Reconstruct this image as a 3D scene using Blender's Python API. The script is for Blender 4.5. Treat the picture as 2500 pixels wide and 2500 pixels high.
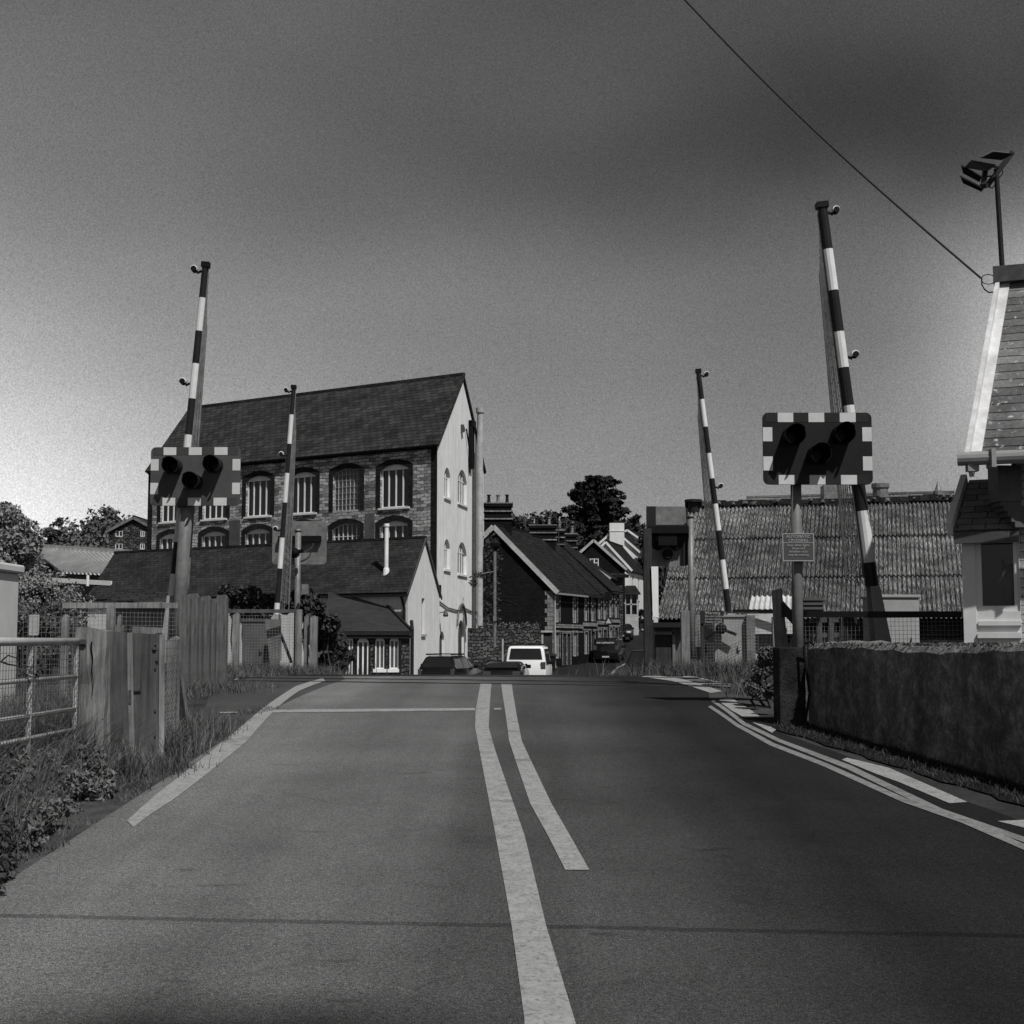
import bpy, math, random
import numpy as np
from mathutils import Vector, Matrix, geometry
random.seed(7); rng = np.random.default_rng(11)
for o in list(bpy.data.objects): bpy.data.objects.remove(o)
SC = bpy.context.scene; COL = SC.collection
# ---------------- camera ----------------
EYE = 1.6; FPX = 3500.0; HOR = 1567.0
PITCH = math.atan((HOR-1250)/FPX)
cd = bpy.data.cameras.new('camera'); cam = bpy.data.objects.new('camera', cd); COL.objects.link(cam)
cam.location = (0, 0, EYE); cam.rotation_euler = (math.pi/2+PITCH, 0, 0)
cd.sensor_width = 36; cd.lens = 36*FPX/2500; cd.clip_end = 3000; cd.clip_start = 0.1
SC.camera = cam
# ---------------- world, sun, exposure ----------------
S = Vector((0.69, -1.15, 1.85)).normalized()
EL = math.asin(S.z); AZ = math.atan2(S.x, S.y)
W = bpy.data.worlds.new('World'); SC.world = W; W.use_nodes = True
nt = W.node_tree; N = nt.nodes; L = nt.links; N.clear()
def wn(t, **k):
    n = N.new(t)
    for a, b in k.items(): setattr(n, a, b)
    return n
out = wn('ShaderNodeOutputWorld'); bg = wn('ShaderNodeBackground'); bg.inputs[1].default_value = 0.1
sky = wn('ShaderNodeTexSky', sky_type='NISHITA', sun_disc=False)
sky.sun_elevation = EL; sky.sun_rotation = AZ; sky.air_density = 1.0; sky.dust_density = 1.5
sep = wn('ShaderNodeSeparateColor'); L.new(sky.outputs[0], sep.inputs[0])   # seen as through a red filter on black and white film
tc = wn('ShaderNodeTexCoord')
def wmath(op, a, b=None, clamp=False):
    n = wn('ShaderNodeMath', operation=op, use_clamp=clamp)
    for i, v in enumerate((a, b)):
        if v is None: continue
        if isinstance(v, (int, float)): n.inputs[i].default_value = v
        else: L.new(v, n.inputs[i])
    return n.outputs[0]
def lobe(az, el, power, amp):            # brighter or darker cloud bank in one direction of the sky
    a, e = math.radians(az), math.radians(el)
    vm = wn('ShaderNodeVectorMath', operation='DOT_PRODUCT'); L.new(tc.outputs['Generated'], vm.inputs[0])
    vm.inputs[1].default_value = (math.sin(a)*math.cos(e), math.cos(a)*math.cos(e), math.sin(e))
    return wmath('MULTIPLY', wmath('POWER', wmath('MAXIMUM', vm.outputs['Value'], 0.0), power), amp)
mp = wn('ShaderNodeMapping'); mp.inputs['Scale'].default_value = (1.0, 1.0, 2.6); L.new(tc.outputs['Generated'], mp.inputs[0])
nz = wn('ShaderNodeTexNoise'); nz.inputs['Scale'].default_value = 2.6; nz.inputs['Detail'].default_value = 2.0; L.new(mp.outputs[0], nz.inputs[0])
cl = wmath('ADD', wmath('MULTIPLY', nz.outputs[0], 0.75), 0.62)
gr = wn('ShaderNodeTexNoise'); gr.inputs['Scale'].default_value = 1050.0; gr.inputs['Detail'].default_value = 1.0; L.new(tc.outputs['Generated'], gr.inputs[0])
grain = wmath('ADD', wmath('MULTIPLY', gr.outputs[0], 0.9), 0.55)
f = wmath('ADD', 1.0, lobe(-26, 5, 60, 1.45))
f = wmath('ADD', f, lobe(-24, 6, 18, 0.45))
f = wmath('ADD', f, lobe(22, 11.5, 320, 2.2))
f = wmath('ADD', f, lobe(-12, 29, 160, 0.35))
f = wmath('ADD', f, lobe(15, 22, 60, -0.17))
sx_ = wn('ShaderNodeSeparateXYZ'); L.new(tc.outputs['Generated'], sx_.inputs[0])
n2 = wn('ShaderNodeTexNoise'); n2.inputs['Scale'].default_value = 3.0; n2.inputs['Detail'].default_value = 3.0; L.new(tc.outputs['Generated'], n2.inputs[0])
zz = wmath('ADD', sx_.outputs[2], wmath('MULTIPLY', wmath('SUBTRACT', n2.outputs[0], 0.5), 0.16))
zz = wmath('SUBTRACT', zz, wmath('MULTIPLY', sx_.outputs[0], 0.06))
bd_ = wmath('DIVIDE', wmath('SUBTRACT', zz, 0.318), 0.06)        # a long bank of grey cloud across the sky
band = wmath('POWER', 2.718, wmath('MULTIPLY', wmath('MULTIPLY', bd_, bd_), -1.0))
side = wmath('ADD', wmath('MULTIPLY', sx_.outputs[0], 1.3), 0.62, True)
f = wmath('SUBTRACT', f, wmath('MULTIPLY', wmath('MULTIPLY', band, side), 0.50))
f = wmath('SUBTRACT', f, wmath('MULTIPLY', wmath('MAXIMUM', wmath('SUBTRACT', sx_.outputs[2], 0.36), 0.0), 0.9))
f = wmath('MAXIMUM', f, 0.12)
f = wmath('MULTIPLY', wmath('MULTIPLY', f, cl), grain)
val = wmath('MULTIPLY', sep.outputs[0], f)
val = wmath('MULTIPLY', val, 0.80)
L.new(val, bg.inputs[0]); L.new(bg.outputs[0], out.inputs[0])
sd = bpy.data.lights.new('sun', 'SUN'); sun = bpy.data.objects.new('sun', sd); COL.objects.link(sun)
sd.energy = 4.9; sd.angle = math.radians(0.5); sd.color = (1.0, 0.99, 0.98)
sun.rotation_euler = (-S).to_track_quat('-Z', 'Y').to_euler()
SC.view_settings.view_transform = 'Standard'; SC.view_settings.look = 'None'
SC.view_settings.exposure = 0.0; SC.view_settings.gamma = 1.0; SC.view_settings.use_curve_mapping = False
# ---------------- geometry helpers ----------------
cP, sP = math.cos(PITCH), math.sin(PITCH)
def ray(px, py):
    x = (px-1250)/FPX; y = (1250-py)/FPX
    return Vector((x, cP - y*sP, sP + y*cP))
def at(px, py, Y):
    d = ray(px, py); return Vector((d.x*Y/d.y, Y, EYE + d.z*Y/d.y))
_PY = [-60, 0, 4, 8, 12, 17, 21, 24, 27, 31, 36, 42, 50, 58, 66, 75, 85, 95, 105, 120, 132, 153, 175, 200, 260, 400, 700]
_PZ = [-.1, -.02, .0, .25, .49, .78, .90, .945, .955, .865, .58, .2, -.15, -.42, -.6, -.62, -.45, -.2, .1, 1.05, 1.78, 3.1, 4.6, 6, 10, 20, 45]
def gz(Y):
    n = len(_PY)
    if Y <= _PY[0]: return _PZ[0]
    if Y >= _PY[-1]: return _PZ[-1]
    i = 0
    while _PY[i+1] < Y: i += 1
    def m(k):
        if k == 0 or k == n-1: return 0.0
        return (_PZ[k+1]-_PZ[k-1])/(_PY[k+1]-_PY[k-1])
    h = _PY[i+1]-_PY[i]; t = (Y-_PY[i])/h
    return ((2*t**3-3*t*t+1)*_PZ[i] + (t**3-2*t*t+t)*h*m(i) + (-2*t**3+3*t*t)*_PZ[i+1] + (t**3-t*t)*h*m(i+1))
def gy(px, py):                          # where the pixel's ray meets the road profile
    d = ray(px, py); a = 1.0
    while a < 400:
        b = a+.25
        if EYE + d.z*b/d.y < gz(b):
            for _ in range(20):
                c = (a+b)/2
                if EYE + d.z*c/d.y < gz(c): b = c
                else: a = c
            return Vector((d.x*a/d.y, a, gz(a)))
        a = b
    return None
def gp(px, Y):                           # ground point in the column px at distance Y
    z = gz(Y); x = (px-1250)/FPX*(Y*cP + (z-EYE)*sP)
    return Vector((x, Y, z))
LOC = {}
class MB:
    def __init__(s, M=None): s.v = []; s.f = []; s.m = []; s.M = M or Matrix(); s.k = 0; s.sm = False
    def add(s, vs, fs):
        b = len(s.v); s.v += [s.M @ Vector(p) for p in vs]
        for q in fs: s.f.append([i+b for i in q]); s.m.append(s.k)
        return s
    def box(s, x0, x1, y0, y1, z0, z1):
        return s.add([(x0,y0,z0),(x1,y0,z0),(x1,y1,z0),(x0,y1,z0),(x0,y0,z1),(x1,y0,z1),(x1,y1,z1),(x0,y1,z1)],
              [(0,3,2,1),(4,5,6,7),(0,1,5,4),(1,2,6,5),(2,3,7,6),(3,0,4,7)])
    def cbox(s, c, dx, dy, dz): return s.box(c[0]-dx/2, c[0]+dx/2, c[1]-dy/2, c[1]+dy/2, c[2]-dz/2, c[2]+dz/2)
    def bar(s, a, b, w, h=None, up=(0,0,1)):     # box section from a to b
        a, b = Vector(a), Vector(b); h = h or w; d = (b-a).normalized(); u = Vector(up)
        if abs(d.dot(u)) > .98: u = Vector((0,1,0))
        r = d.cross(u).normalized(); u = r.cross(d).normalized(); r *= w/2; u *= h/2
        return s.add([a-r-u, a+r-u, a+r+u, a-r+u, b-r-u, b+r-u, b+r+u, b-r+u],
              [(0,1,2,3),(7,6,5,4),(0,4,5,1),(1,5,6,2),(2,6,7,3),(3,7,4,0)])
    def tube(s, pts, r, n=8, r2=None):
        pts = [Vector(p) for p in pts]; base = len(s.v); vs = []; fs = []
        for i, p in enumerate(pts):
            d = (pts[min(i+1, len(pts)-1)] - pts[max(i-1, 0)]).normalized()
            u = Vector((0,0,1)) if abs(d.z) < .9 else Vector((0,1,0))
            a = d.cross(u).normalized(); b = d.cross(a).normalized()
            rr = r if r2 is None else r + (r2-r)*i/(len(pts)-1)
            for k in range(n):
                t = 2*math.pi*k/n; vs.append(p + a*math.cos(t)*rr + b*math.sin(t)*rr)
        for i in range(len(pts)-1):
            for k in range(n):
                fs.append((i*n+k, i*n+(k+1)%n, (i+1)*n+(k+1)%n, (i+1)*n+k))
        fs.append(tuple(range(n-1, -1, -1))); fs.append(tuple((len(pts)-1)*n+k for k in range(n)))
        return s.add(vs, fs)
    def lathe(s, prof, n=20, c=(0,0,0), axis='z'):
        vs = []; fs = []
        for r, z in prof:
            for k in range(n):
                t = 2*math.pi*k/n
                p = (r*math.cos(t), r*math.sin(t), z)
                if axis == 'y': p = (p[0], p[2], p[1])
                if axis == 'x': p = (p[2], p[0], p[1])
                vs.append((p[0]+c[0], p[1]+c[1], p[2]+c[2]))
        for i in range(len(prof)-1):
            for k in range(n): fs.append((i*n+k, i*n+(k+1)%n, (i+1)*n+(k+1)%n, (i+1)*n+k))
        fs.append(tuple(range(n-1, -1, -1))); fs.append(tuple((len(prof)-1)*n+k for k in range(n)))
        return s.add(vs, fs)
    def prism(s, poly, y0, y1):          # polygon in xz pushed along y
        n = len(poly); vs = [(x, y0, z) for x, z in poly] + [(x, y1, z) for x, z in poly]
        return s.add(vs, [tuple(range(n)), tuple(range(2*n-1, n-1, -1))] + [(i, i+n, (i+1)%n+n, (i+1)%n) for i in range(n)])
    def slab(s, quad, t):                # thick plate below a quad of 3d points
        q = [Vector(p) for p in quad]; n = (q[1]-q[0]).cross(q[-1]-q[0]).normalized()
        if n.z < 0: n = -n
        k = len(q); vs = q + [p - n*t for p in q]
        return s.add(vs, [tuple(range(k)), tuple(range(2*k-1, k-1, -1))] + [(i, i+k, (i+1)%k+k, (i+1)%k) for i in range(k)])
    def build(s, name, mat, parent=None, smooth=False, bevel=0):
        me = bpy.data.meshes.new(name)
        o0 = LOC[parent.name] if parent else (s.v and Vector((sum(v.x for v in s.v)/len(s.v), sum(v.y for v in s.v)/len(s.v), min(v.z for v in s.v))) or Vector())
        me.from_pydata([v-o0 for v in s.v], [], s.f)
        mats = mat if isinstance(mat, (list, tuple)) else [mat]
        for m in mats: me.materials.append(m)
        me.polygons.foreach_set('material_index', s.m)
        import bmesh
        bm = bmesh.new(); bm.from_mesh(me); bmesh.ops.recalc_face_normals(bm, faces=bm.faces); bm.to_mesh(me); bm.free()
        uv = me.uv_layers.new(name='UVMap'); Z = Vector((0,0,1)); data = uv.data
        for p in me.polygons:
            n = p.normal
            if abs(n.z) > .995: ud = Vector((1,0,0)); vd = Vector((0,1,0))
            else: ud = Z.cross(n).normalized(); vd = n.cross(ud)
            for li in p.loop_indices:
                co = me.vertices[me.loops[li].vertex_index].co + o0
                data[li].uv = (co.dot(ud), co.dot(vd))
        if smooth: me.polygons.foreach_set('use_smooth', [True]*len(me.polygons))
        o = bpy.data.objects.new(name, me); COL.objects.link(o)
        LOC[o.name] = Vector(o0)
        if parent: o.parent = parent
        else: o.location = o0
        if bevel:
            b = o.modifiers.new('bevel', 'BEVEL'); b.width = bevel; b.segments = 2; b.limit_method = 'ANGLE'; b.angle_limit = math.radians(40)
        return o
USED = {}
def tag(o, label=None, cat=None, group=None, kind=None):
    if label: o['label'] = label
    if cat: o['category'] = cat
    if group: o['group'] = group
    if kind: o['kind'] = kind
    return o
def thing(name, loc, label, cat, group=None):
    o = bpy.data.objects.new(name, None); COL.objects.link(o); o.location = loc; o.empty_display_size = .2
    LOC[o.name] = Vector(loc); return tag(o, label, cat, group)
def yaw(loc, deg): return Matrix.Translation(Vector(loc)) @ Matrix.Rotation(math.radians(deg), 4, 'Z')
def arrays_obj(name, V, F, mat, parent=None, smooth=False):
    me = bpy.data.meshes.new(name); V = np.asarray(V, dtype=np.float32); F = np.asarray(F, dtype=np.int32)
    o0 = np.array(LOC[parent.name]) if parent else np.array([V[:,0].mean(), V[:,1].mean(), V[:,2].min()])
    V = V - o0; k = F.shape[1]
    me.vertices.add(len(V)); me.vertices.foreach_set('co', V.ravel().astype(np.float32))
    me.loops.add(F.size); me.loops.foreach_set('vertex_index', F.ravel())
    me.polygons.add(len(F)); me.polygons.foreach_set('loop_start', np.arange(0, F.size, k, dtype=np.int32))
    me.polygons.foreach_set('loop_total', np.full(len(F), k, dtype=np.int32))
    me.update(calc_edges=True); me.materials.append(mat)
    if smooth: me.polygons.foreach_set('use_smooth', [True]*len(F))
    o = bpy.data.objects.new(name, me); COL.objects.link(o); LOC[o.name] = Vector(o0)
    if parent: o.parent = parent
    else: o.location = o0
    return o
# ---------------- materials ----------------
def newmat(name):
    m = bpy.data.materials.new(name); m.use_nodes = True; t = m.node_tree
    return m, t, t.nodes, t.links, t.nodes['Principled BSDF']
def g4(v): return (v, v, v, 1)
def ramp(t, fac, stops):
    r = t.nodes.new('ShaderNodeValToRGB'); r.color_ramp.elements[0].position = stops[0][0]; r.color_ramp.elements[0].color = g4(stops[0][1])
    r.color_ramp.elements[1].position = stops[-1][0]; r.color_ramp.elements[1].color = g4(stops[-1][1])
    for p, c in stops[1:-1]:
        e = r.color_ramp.elements.new(p); e.color = g4(c)
    t.links.new(fac, r.inputs[0]); return r.outputs[0]
def noise(t, scale, detail=4, coord='Object', rough=.6, stretch=None):
    c = t.nodes.new('ShaderNodeTexCoord'); s = c.outputs[coord]
    if stretch:
        m = t.nodes.new('ShaderNodeMapping'); m.inputs['Scale'].default_value = stretch; t.links.new(s, m.inputs[0]); s = m.outputs[0]
    n = t.nodes.new('ShaderNodeTexNoise'); n.inputs['Scale'].default_value = scale; n.inputs['Detail'].default_value = detail
    n.inputs['Roughness'].default_value = rough; t.links.new(s, n.inputs['Vector']); return n.outputs[0]
def mixc(t, a, b, fac, mode='MULTIPLY'):
    m = t.nodes.new('ShaderNodeMix'); m.data_type = 'RGBA'; m.blend_type = mode
    for s, v in ((0, fac), (6, a), (7, b)):
        if isinstance(v, (int, float)): m.inputs[s].default_value = v if s == 0 else g4(v)
        else: t.links.new(v, m.inputs[s])
    return m.outputs[2]
def bump(t, b, h, dist, strength=.6):
    n = t.nodes.new('ShaderNodeBump'); n.inputs['Strength'].default_value = strength; n.inputs['Distance'].default_value = dist
    t.links.new(h, n.inputs['Height']); t.links.new(n.outputs[0], b.inputs['Normal'])
def plain(name, v, rough=.6, var=.25, scale=6, dirt=0, metal=0, spec=.12, bumpd=0, fine=0):
    m, t, n, l, b = newmat(name)
    c = ramp(t, noise(t, scale, 5), [(.3, v*(1-var)), (.7, v*(1+var))])
    if dirt: c = mixc(t, c, ramp(t, noise(t, scale*.35, 6, rough=.75), [(.42, 1-dirt), (.6, 1)]), 1)
    if fine: c = mixc(t, c, ramp(t, noise(t, 55, 2), [(.3, 1-fine), (.7, 1)]), 1)
    l.new(c, b.inputs['Base Color']); b.inputs['Roughness'].default_value = rough; b.inputs['Metallic'].default_value = metal
    b.inputs['Specular IOR Level'].default_value = spec
    if bumpd: bump(t, b, noise(t, scale*4, 5), bumpd)
    return m
def bricks(name, c1, c2, mortar, bw, rh, ms=.012, off=.5, rough=.85, var=.4, distort=0, bd=.01, patches=None, nscale=.6, spec=.06, bias=0):
    m, t, n, l, b = newmat(name)
    c = n.new('ShaderNodeTexCoord'); s = c.outputs['UV']
    if distort:
        nz = n.new('ShaderNodeTexNoise'); nz.inputs['Scale'].default_value = 2.2; nz.inputs['Detail'].default_value = 3; l.new(s, nz.inputs['Vector'])
        vs = n.new('ShaderNodeVectorMath'); vs.operation = 'SCALE'; vs.inputs['Scale'].default_value = distort; l.new(nz.outputs['Color'], vs.inputs[0])
        va = n.new('ShaderNodeVectorMath'); l.new(s, va.inputs[0]); l.new(vs.outputs[0], va.inputs[1]); s = va.outputs[0]
    k = n.new('ShaderNodeTexBrick'); l.new(s, k.inputs['Vector']); k.inputs['Scale'].default_value = 1
    k.inputs['Color1'].default_value = g4(c1); k.inputs['Color2'].default_value = g4(c2); k.inputs['Mortar'].default_value = g4(mortar)
    k.inputs['Brick Width'].default_value = bw; k.inputs['Row Height'].default_value = rh; k.inputs['Mortar Size'].default_value = ms
    k.inputs['Mortar Smooth'].default_value = .25; k.inputs['Bias'].default_value = bias; k.offset = off
    col = mixc(t, k.outputs[0], ramp(t, noise(t, nscale, 6, 'UV', .7), [(.3, 1-var), (.7, 1+var*.4)]), 1)
    col = mixc(t, col, ramp(t, noise(t, 22, 3, 'UV', .7), [(.3, .72), (.7, 1.2)]), 1)
    if patches: col = mixc(t, col, patches[0], ramp(t, noise(t, patches[1], 7, 'UV', .78), [(patches[2], 0), (patches[2]+.06, 1)]), 'MIX')
    l.new(col, b.inputs['Base Color']); b.inputs['Roughness'].default_value = rough; b.inputs['Specular IOR Level'].default_value = spec
    inv = n.new('ShaderNodeMath'); inv.operation = 'SUBTRACT'; inv.inputs[0].default_value = 1; l.new(k.outputs['Fac'], inv.inputs[1])
    ad = n.new('ShaderNodeMath'); l.new(inv.outputs[0], ad.inputs[0])
    sc_ = n.new('ShaderNodeMath'); sc_.operation = 'MULTIPLY'; sc_.inputs[1].default_value = .5; l.new(noise(t, 14, 5, 'UV', .7), sc_.inputs[0]); l.new(sc_.outputs[0], ad.inputs[1])
    bump(t, b, ad.outputs[0], bd, .9); return m
M = {}
def asphalt(name, lo, hi, worn=0):  # worn: adds painted lane light and cable shadow, a dark blob, patch stains
    m, t, n, l, b = newmat(name)
    c = ramp(t, noise(t, 190, 3), [(.34, lo*.4), (.5, (lo+hi)/2), (.66, hi*1.9)])
    c = mixc(t, c, ramp(t, noise(t, 48, 6, rough=.85), [(.36, .55), (.64, 1.4)]), 1)
    c = mixc(t, c, ramp(t, noise(t, .55, 5), [(.3, .8), (.7, 1.16)]), 1)
    c = mixc(t, c, ramp(t, noise(t, 1.0, 4, stretch=(2.2, .12, 1)), [(.3, .86), (.7, 1.1)]), 1)
    if worn:      # light leak painted into the colour: paler left lane, darker right lane
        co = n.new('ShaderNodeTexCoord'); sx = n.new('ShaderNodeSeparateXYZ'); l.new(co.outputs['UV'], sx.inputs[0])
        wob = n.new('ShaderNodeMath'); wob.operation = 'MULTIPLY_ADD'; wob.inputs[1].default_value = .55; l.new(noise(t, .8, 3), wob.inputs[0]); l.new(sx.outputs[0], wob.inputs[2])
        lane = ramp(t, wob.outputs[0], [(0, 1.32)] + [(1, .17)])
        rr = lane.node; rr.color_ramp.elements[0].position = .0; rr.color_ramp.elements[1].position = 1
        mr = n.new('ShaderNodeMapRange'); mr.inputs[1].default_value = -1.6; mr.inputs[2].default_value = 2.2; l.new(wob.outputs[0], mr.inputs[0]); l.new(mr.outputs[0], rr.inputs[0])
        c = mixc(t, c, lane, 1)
        # cable shadow painted as a thin line, a soft dark blob, patch stains
        sm = ramp(t, sx.outputs[1], [(.0, 1), (1, 1)]); 
        mr2 = n.new('ShaderNodeMapRange'); wob2 = n.new('ShaderNodeMath'); wob2.operation = 'MULTIPLY_ADD'; wob2.inputs[1].default_value = .06
        l.new(noise(t, 5, 4), wob2.inputs[0]); l.new(sx.outputs[1], wob2.inputs[2])
        tl = n.new('ShaderNodeMath'); tl.operation = 'MULTIPLY_ADD'; tl.inputs[1].default_value = .075; l.new(sx.outputs[0], tl.inputs[0]); l.new(wob2.outputs[0], tl.inputs[2])
        ab = n.new('ShaderNodeMath'); ab.operation = 'COMPARE'; ab.inputs[1].default_value = 7.25; ab.inputs[2].default_value = .035; l.new(tl.outputs[0], ab.inputs[0])
        c = mixc(t, c, .62, ab.outputs[0])
        dp_ = n.new('ShaderNodeVectorMath'); dp_.operation = 'DISTANCE'; dp_.inputs[1].default_value = (-.68, 5.45, 0); wv = n.new('ShaderNodeMapping'); wv.inputs['Scale'].default_value = (.62, 1.0, 1); l.new(co.outputs['UV'], wv.inputs[0]); l.new(wv.outputs[0], dp_.inputs[0])
        dn = n.new('ShaderNodeMath'); dn.operation = 'MULTIPLY_ADD'; dn.inputs[1].default_value = .25; l.new(noise(t, 2.4, 4), dn.inputs[0]); l.new(dp_.outputs['Value'], dn.inputs[2])
        c = mixc(t, c, ramp(t, dn.outputs[0], [(.5, .30), (1.12, 1)]), 1)
        c = mixc(t, c, ramp(t, noise(t, 3.2, 2, stretch=(.5, 1.6, 1)), [(.70, 1), (.74, .7)]), 1)
        wv2 = n.new('ShaderNodeTexWave'); wv2.wave_type = 'BANDS'; wv2.bands_direction = 'X'; wv2.inputs['Scale'].default_value = .19; wv2.inputs['Distortion'].default_value = .6; wv2.inputs['Detail'].default_value = 2; l.new(co.outputs['UV'], wv2.inputs['Vector'])
        c = mixc(t, c, ramp(t, wv2.outputs['Fac'], [(.2, .9), (.8, 1.08)]), 1)
        vo = n.new('ShaderNodeTexVoronoi'); vo.feature = 'DISTANCE_TO_EDGE'; vo.inputs['Scale'].default_value = .42
        va = n.new('ShaderNodeVectorMath'); nn2 = n.new('ShaderNodeTexNoise'); nn2.inputs['Scale'].default_value = 2.2; nn2.inputs['Detail'].default_value = 5; l.new(co.outputs['UV'], nn2.inputs['Vector'])
        l.new(co.outputs['UV'], va.inputs[0]); l.new(nn2.outputs['Color'], va.inputs[1]); l.new(va.outputs[0], vo.inputs['Vector'])
        c = mixc(t, c, ramp(t, vo.outputs['Distance'], [(.0, .84), (.007, 1)]), 1)
    l.new(c, b.inputs['Base Color']); b.inputs['Roughness'].default_value = .9; b.inputs['Specular IOR Level'].default_value = .06
    bump(t, b, noise(t, 170, 3), .006, .8); return m
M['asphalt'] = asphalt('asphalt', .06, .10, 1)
M['asphalt_path'] = asphalt('path_asphalt', .035, .055)
M['dirt'] = plain('dry earth', .06, .95, .45, 2.5, .4, bumpd=.02, fine=.5)
M['ground'] = plain('scrubby ground', .05, .95, .5, 1.2, .4, bumpd=.03, fine=.5)
M['paint'] = plain('worn road paint', .24, .7, .14, 9, .34, fine=.35)
M['paint_yellow'] = plain('yellow road paint', .14, .7, .15, 9, .3, fine=.35)
def worn_paint(name, v):
    m, t, n, l, b = newmat(name)
    c = ramp(t, noise(t, 9, 5), [(.3, v*.8), (.7, v*1.1)])
    c = mixc(t, c, .05, ramp(t, noise(t, 34, 7, rough=.85), [(.50, 0), (.62, .75)]), 'MIX')
    c = mixc(t, c, .05, ramp(t, noise(t, 2.4, 6, rough=.7), [(.55, 0), (.72, .7)]), 'MIX')
    l.new(c, b.inputs['Base Color']); b.inputs['Roughness'].default_value = .85; b.inputs['Specular IOR Level'].default_value = .08; return m
M['paint'] = worn_paint('worn road paint', .24); M['paint_yellow'] = worn_paint('yellow road paint', .17)
M['steel_rail'] = plain('rail steel', .06, .35, .2, 20, metal=.6)
M['rubber_dark'] = plain('dark rubber', .018, .8, .2, 20)
M['white'] = plain('white paint', .62, .55, .06, 5, .12)
M['board_white'] = plain('white reflective board', .42, .5, .08, 8)
M['grey_white'] = plain('grey white paint', .34, .6, .12, 4, .2)
M['boom_white'] = plain('boom white', .55, .4, .08, 5, .1)
M['boom_black'] = plain('boom dark red', .016, .35, .2, 6)
M['board_dark'] = plain('signal backboard', .011, .6, .15, 6)
M['board_mid'] = plain('signal backboard edge', .017, .6, .15, 6)
M['black'] = plain('black', .004, .6, .2, 10)
M['lens'] = plain('signal lens', .003, .4, .1, 10)
M['hood_hazed'] = plain('hazed lamp hood', .014)  # left signal's hood and board colours lifted to carry haze
M['board_hazed'] = plain('hazed signal backboard', .055, .6, .15, 6)
M['board_hazed_edge'] = plain('hazed backboard edge', .04, .6, .15, 6)
M['galv'] = plain('galvanised steel', .17, .5, .2, 9, .3, metal=.25)
M['galv_dark'] = plain('dull steel', .08, .55, .25, 9, .3, metal=.25)
M['pole'] = plain('signal pole', .13, .5, .18, 5, .3)
M['cabinet'] = plain('pale steel cabinet', .27, .55, .08, 3, .18)
M['cabinet_dark'] = plain('drab steel cabinet', .10, .6, .15, 3, .3, fine=.15)
M['wood'] = plain('weathered timber', .15, .9, .35, 3, .5, bumpd=.015)
def wood(name, v, sc=9):
    m, t, n, l, b = newmat(name)
    g = noise(t, sc, 6, rough=.75, stretch=(3.2, 3.2, .22))
    c = ramp(t, g, [(.3, v*.35), (.45, v*.9), (.7, v*1.5)])
    c = mixc(t, c, ramp(t, noise(t, 1.7, 5), [(.35, .6), (.65, 1.1)]), 1)
    l.new(c, b.inputs['Base Color']); b.inputs['Roughness'].default_value = .9; b.inputs['Specular IOR Level'].default_value = .2
    bump(t, b, g, .02, .9); return m
M['wood'] = wood('weathered timber', .17); M['wood_dark'] = wood('dark timber', .03); M['wood_sleeper'] = wood('old sleeper timber', .10, 7); M['wood_panel'] = wood('stained timber panel', .075, 4)
M['slate'] = bricks('slate roof', .024, .046, .003, .5, .36, .022, var=.5, bd=.02, patches=(.012, .9, .60))
M['slate_low'] = bricks('mossy slate roof', .022, .038, .005, .35, .22, .012, var=.55, bd=.02, patches=(.013, 1.4, .55))
M['slate_plain'] = bricks('smooth slate roof', .03, .038, .012, .3, .2, .008, var=.3, bd=.01)
M['slate_terrace'] = bricks('terrace slate roof', .013, .022, .004, .34, .3, .015, var=.4, bd=.015)
M['slate_signal'] = bricks('large grey slates', .11, .20, .015, 1.6, .15, .008, var=.6, bd=.014, patches=(.34, 9, .57))
M['slate_bay'] = bricks('small dark slates', .12, .19, .05, .3, .13, .008, var=.4, bd=.01)
M['stone'] = bricks('coursed rubble stone', .13, .52, .05, .5, .19, .016, distort=.28, var=.5, bd=.09, nscale=1.2)
M['brick_dark'] = bricks('dark brick', .014, .034, .008, .23, .08, .012, var=.3, bd=.02)
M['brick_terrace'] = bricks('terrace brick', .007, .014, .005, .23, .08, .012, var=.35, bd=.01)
M['stone_wall'] = bricks('rubble garden wall', .03, .12, .012, .35, .2, .03, distort=.5, var=.4, bd=.06)
M['stone_pale'] = bricks('pale quoin stone', .14, .24, .08, .4, .3, .02, var=.3, bd=.02)
M['brick_pale'] = bricks('white painted brick', .62, .72, .30, .3, .1, .008, var=.12, bd=.012)
def render_wall(name, v, streak=.25):
    m, t, n, l, b = newmat(name)
    c = ramp(t, noise(t, 1.2, 5), [(.3, v*.9), (.7, v*1.06)])
    c = mixc(t, c, ramp(t, noise(t, 2.0, 6, stretch=(1.8, 1.8, .12), rough=.75), [(.36, 1-streak), (.58, 1)]), 1)
    l.new(c, b.inputs['Base Color']); b.inputs['Roughness'].default_value = .85
    bump(t, b, noise(t, 9, 5), .02, .5); return m
M['render_white'] = render_wall('white render', .68, .22); M['render_low'] = render_wall('cream render', .60, .15)
M['render_far'] = render_wall('pale far render', .55, .15)
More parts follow.
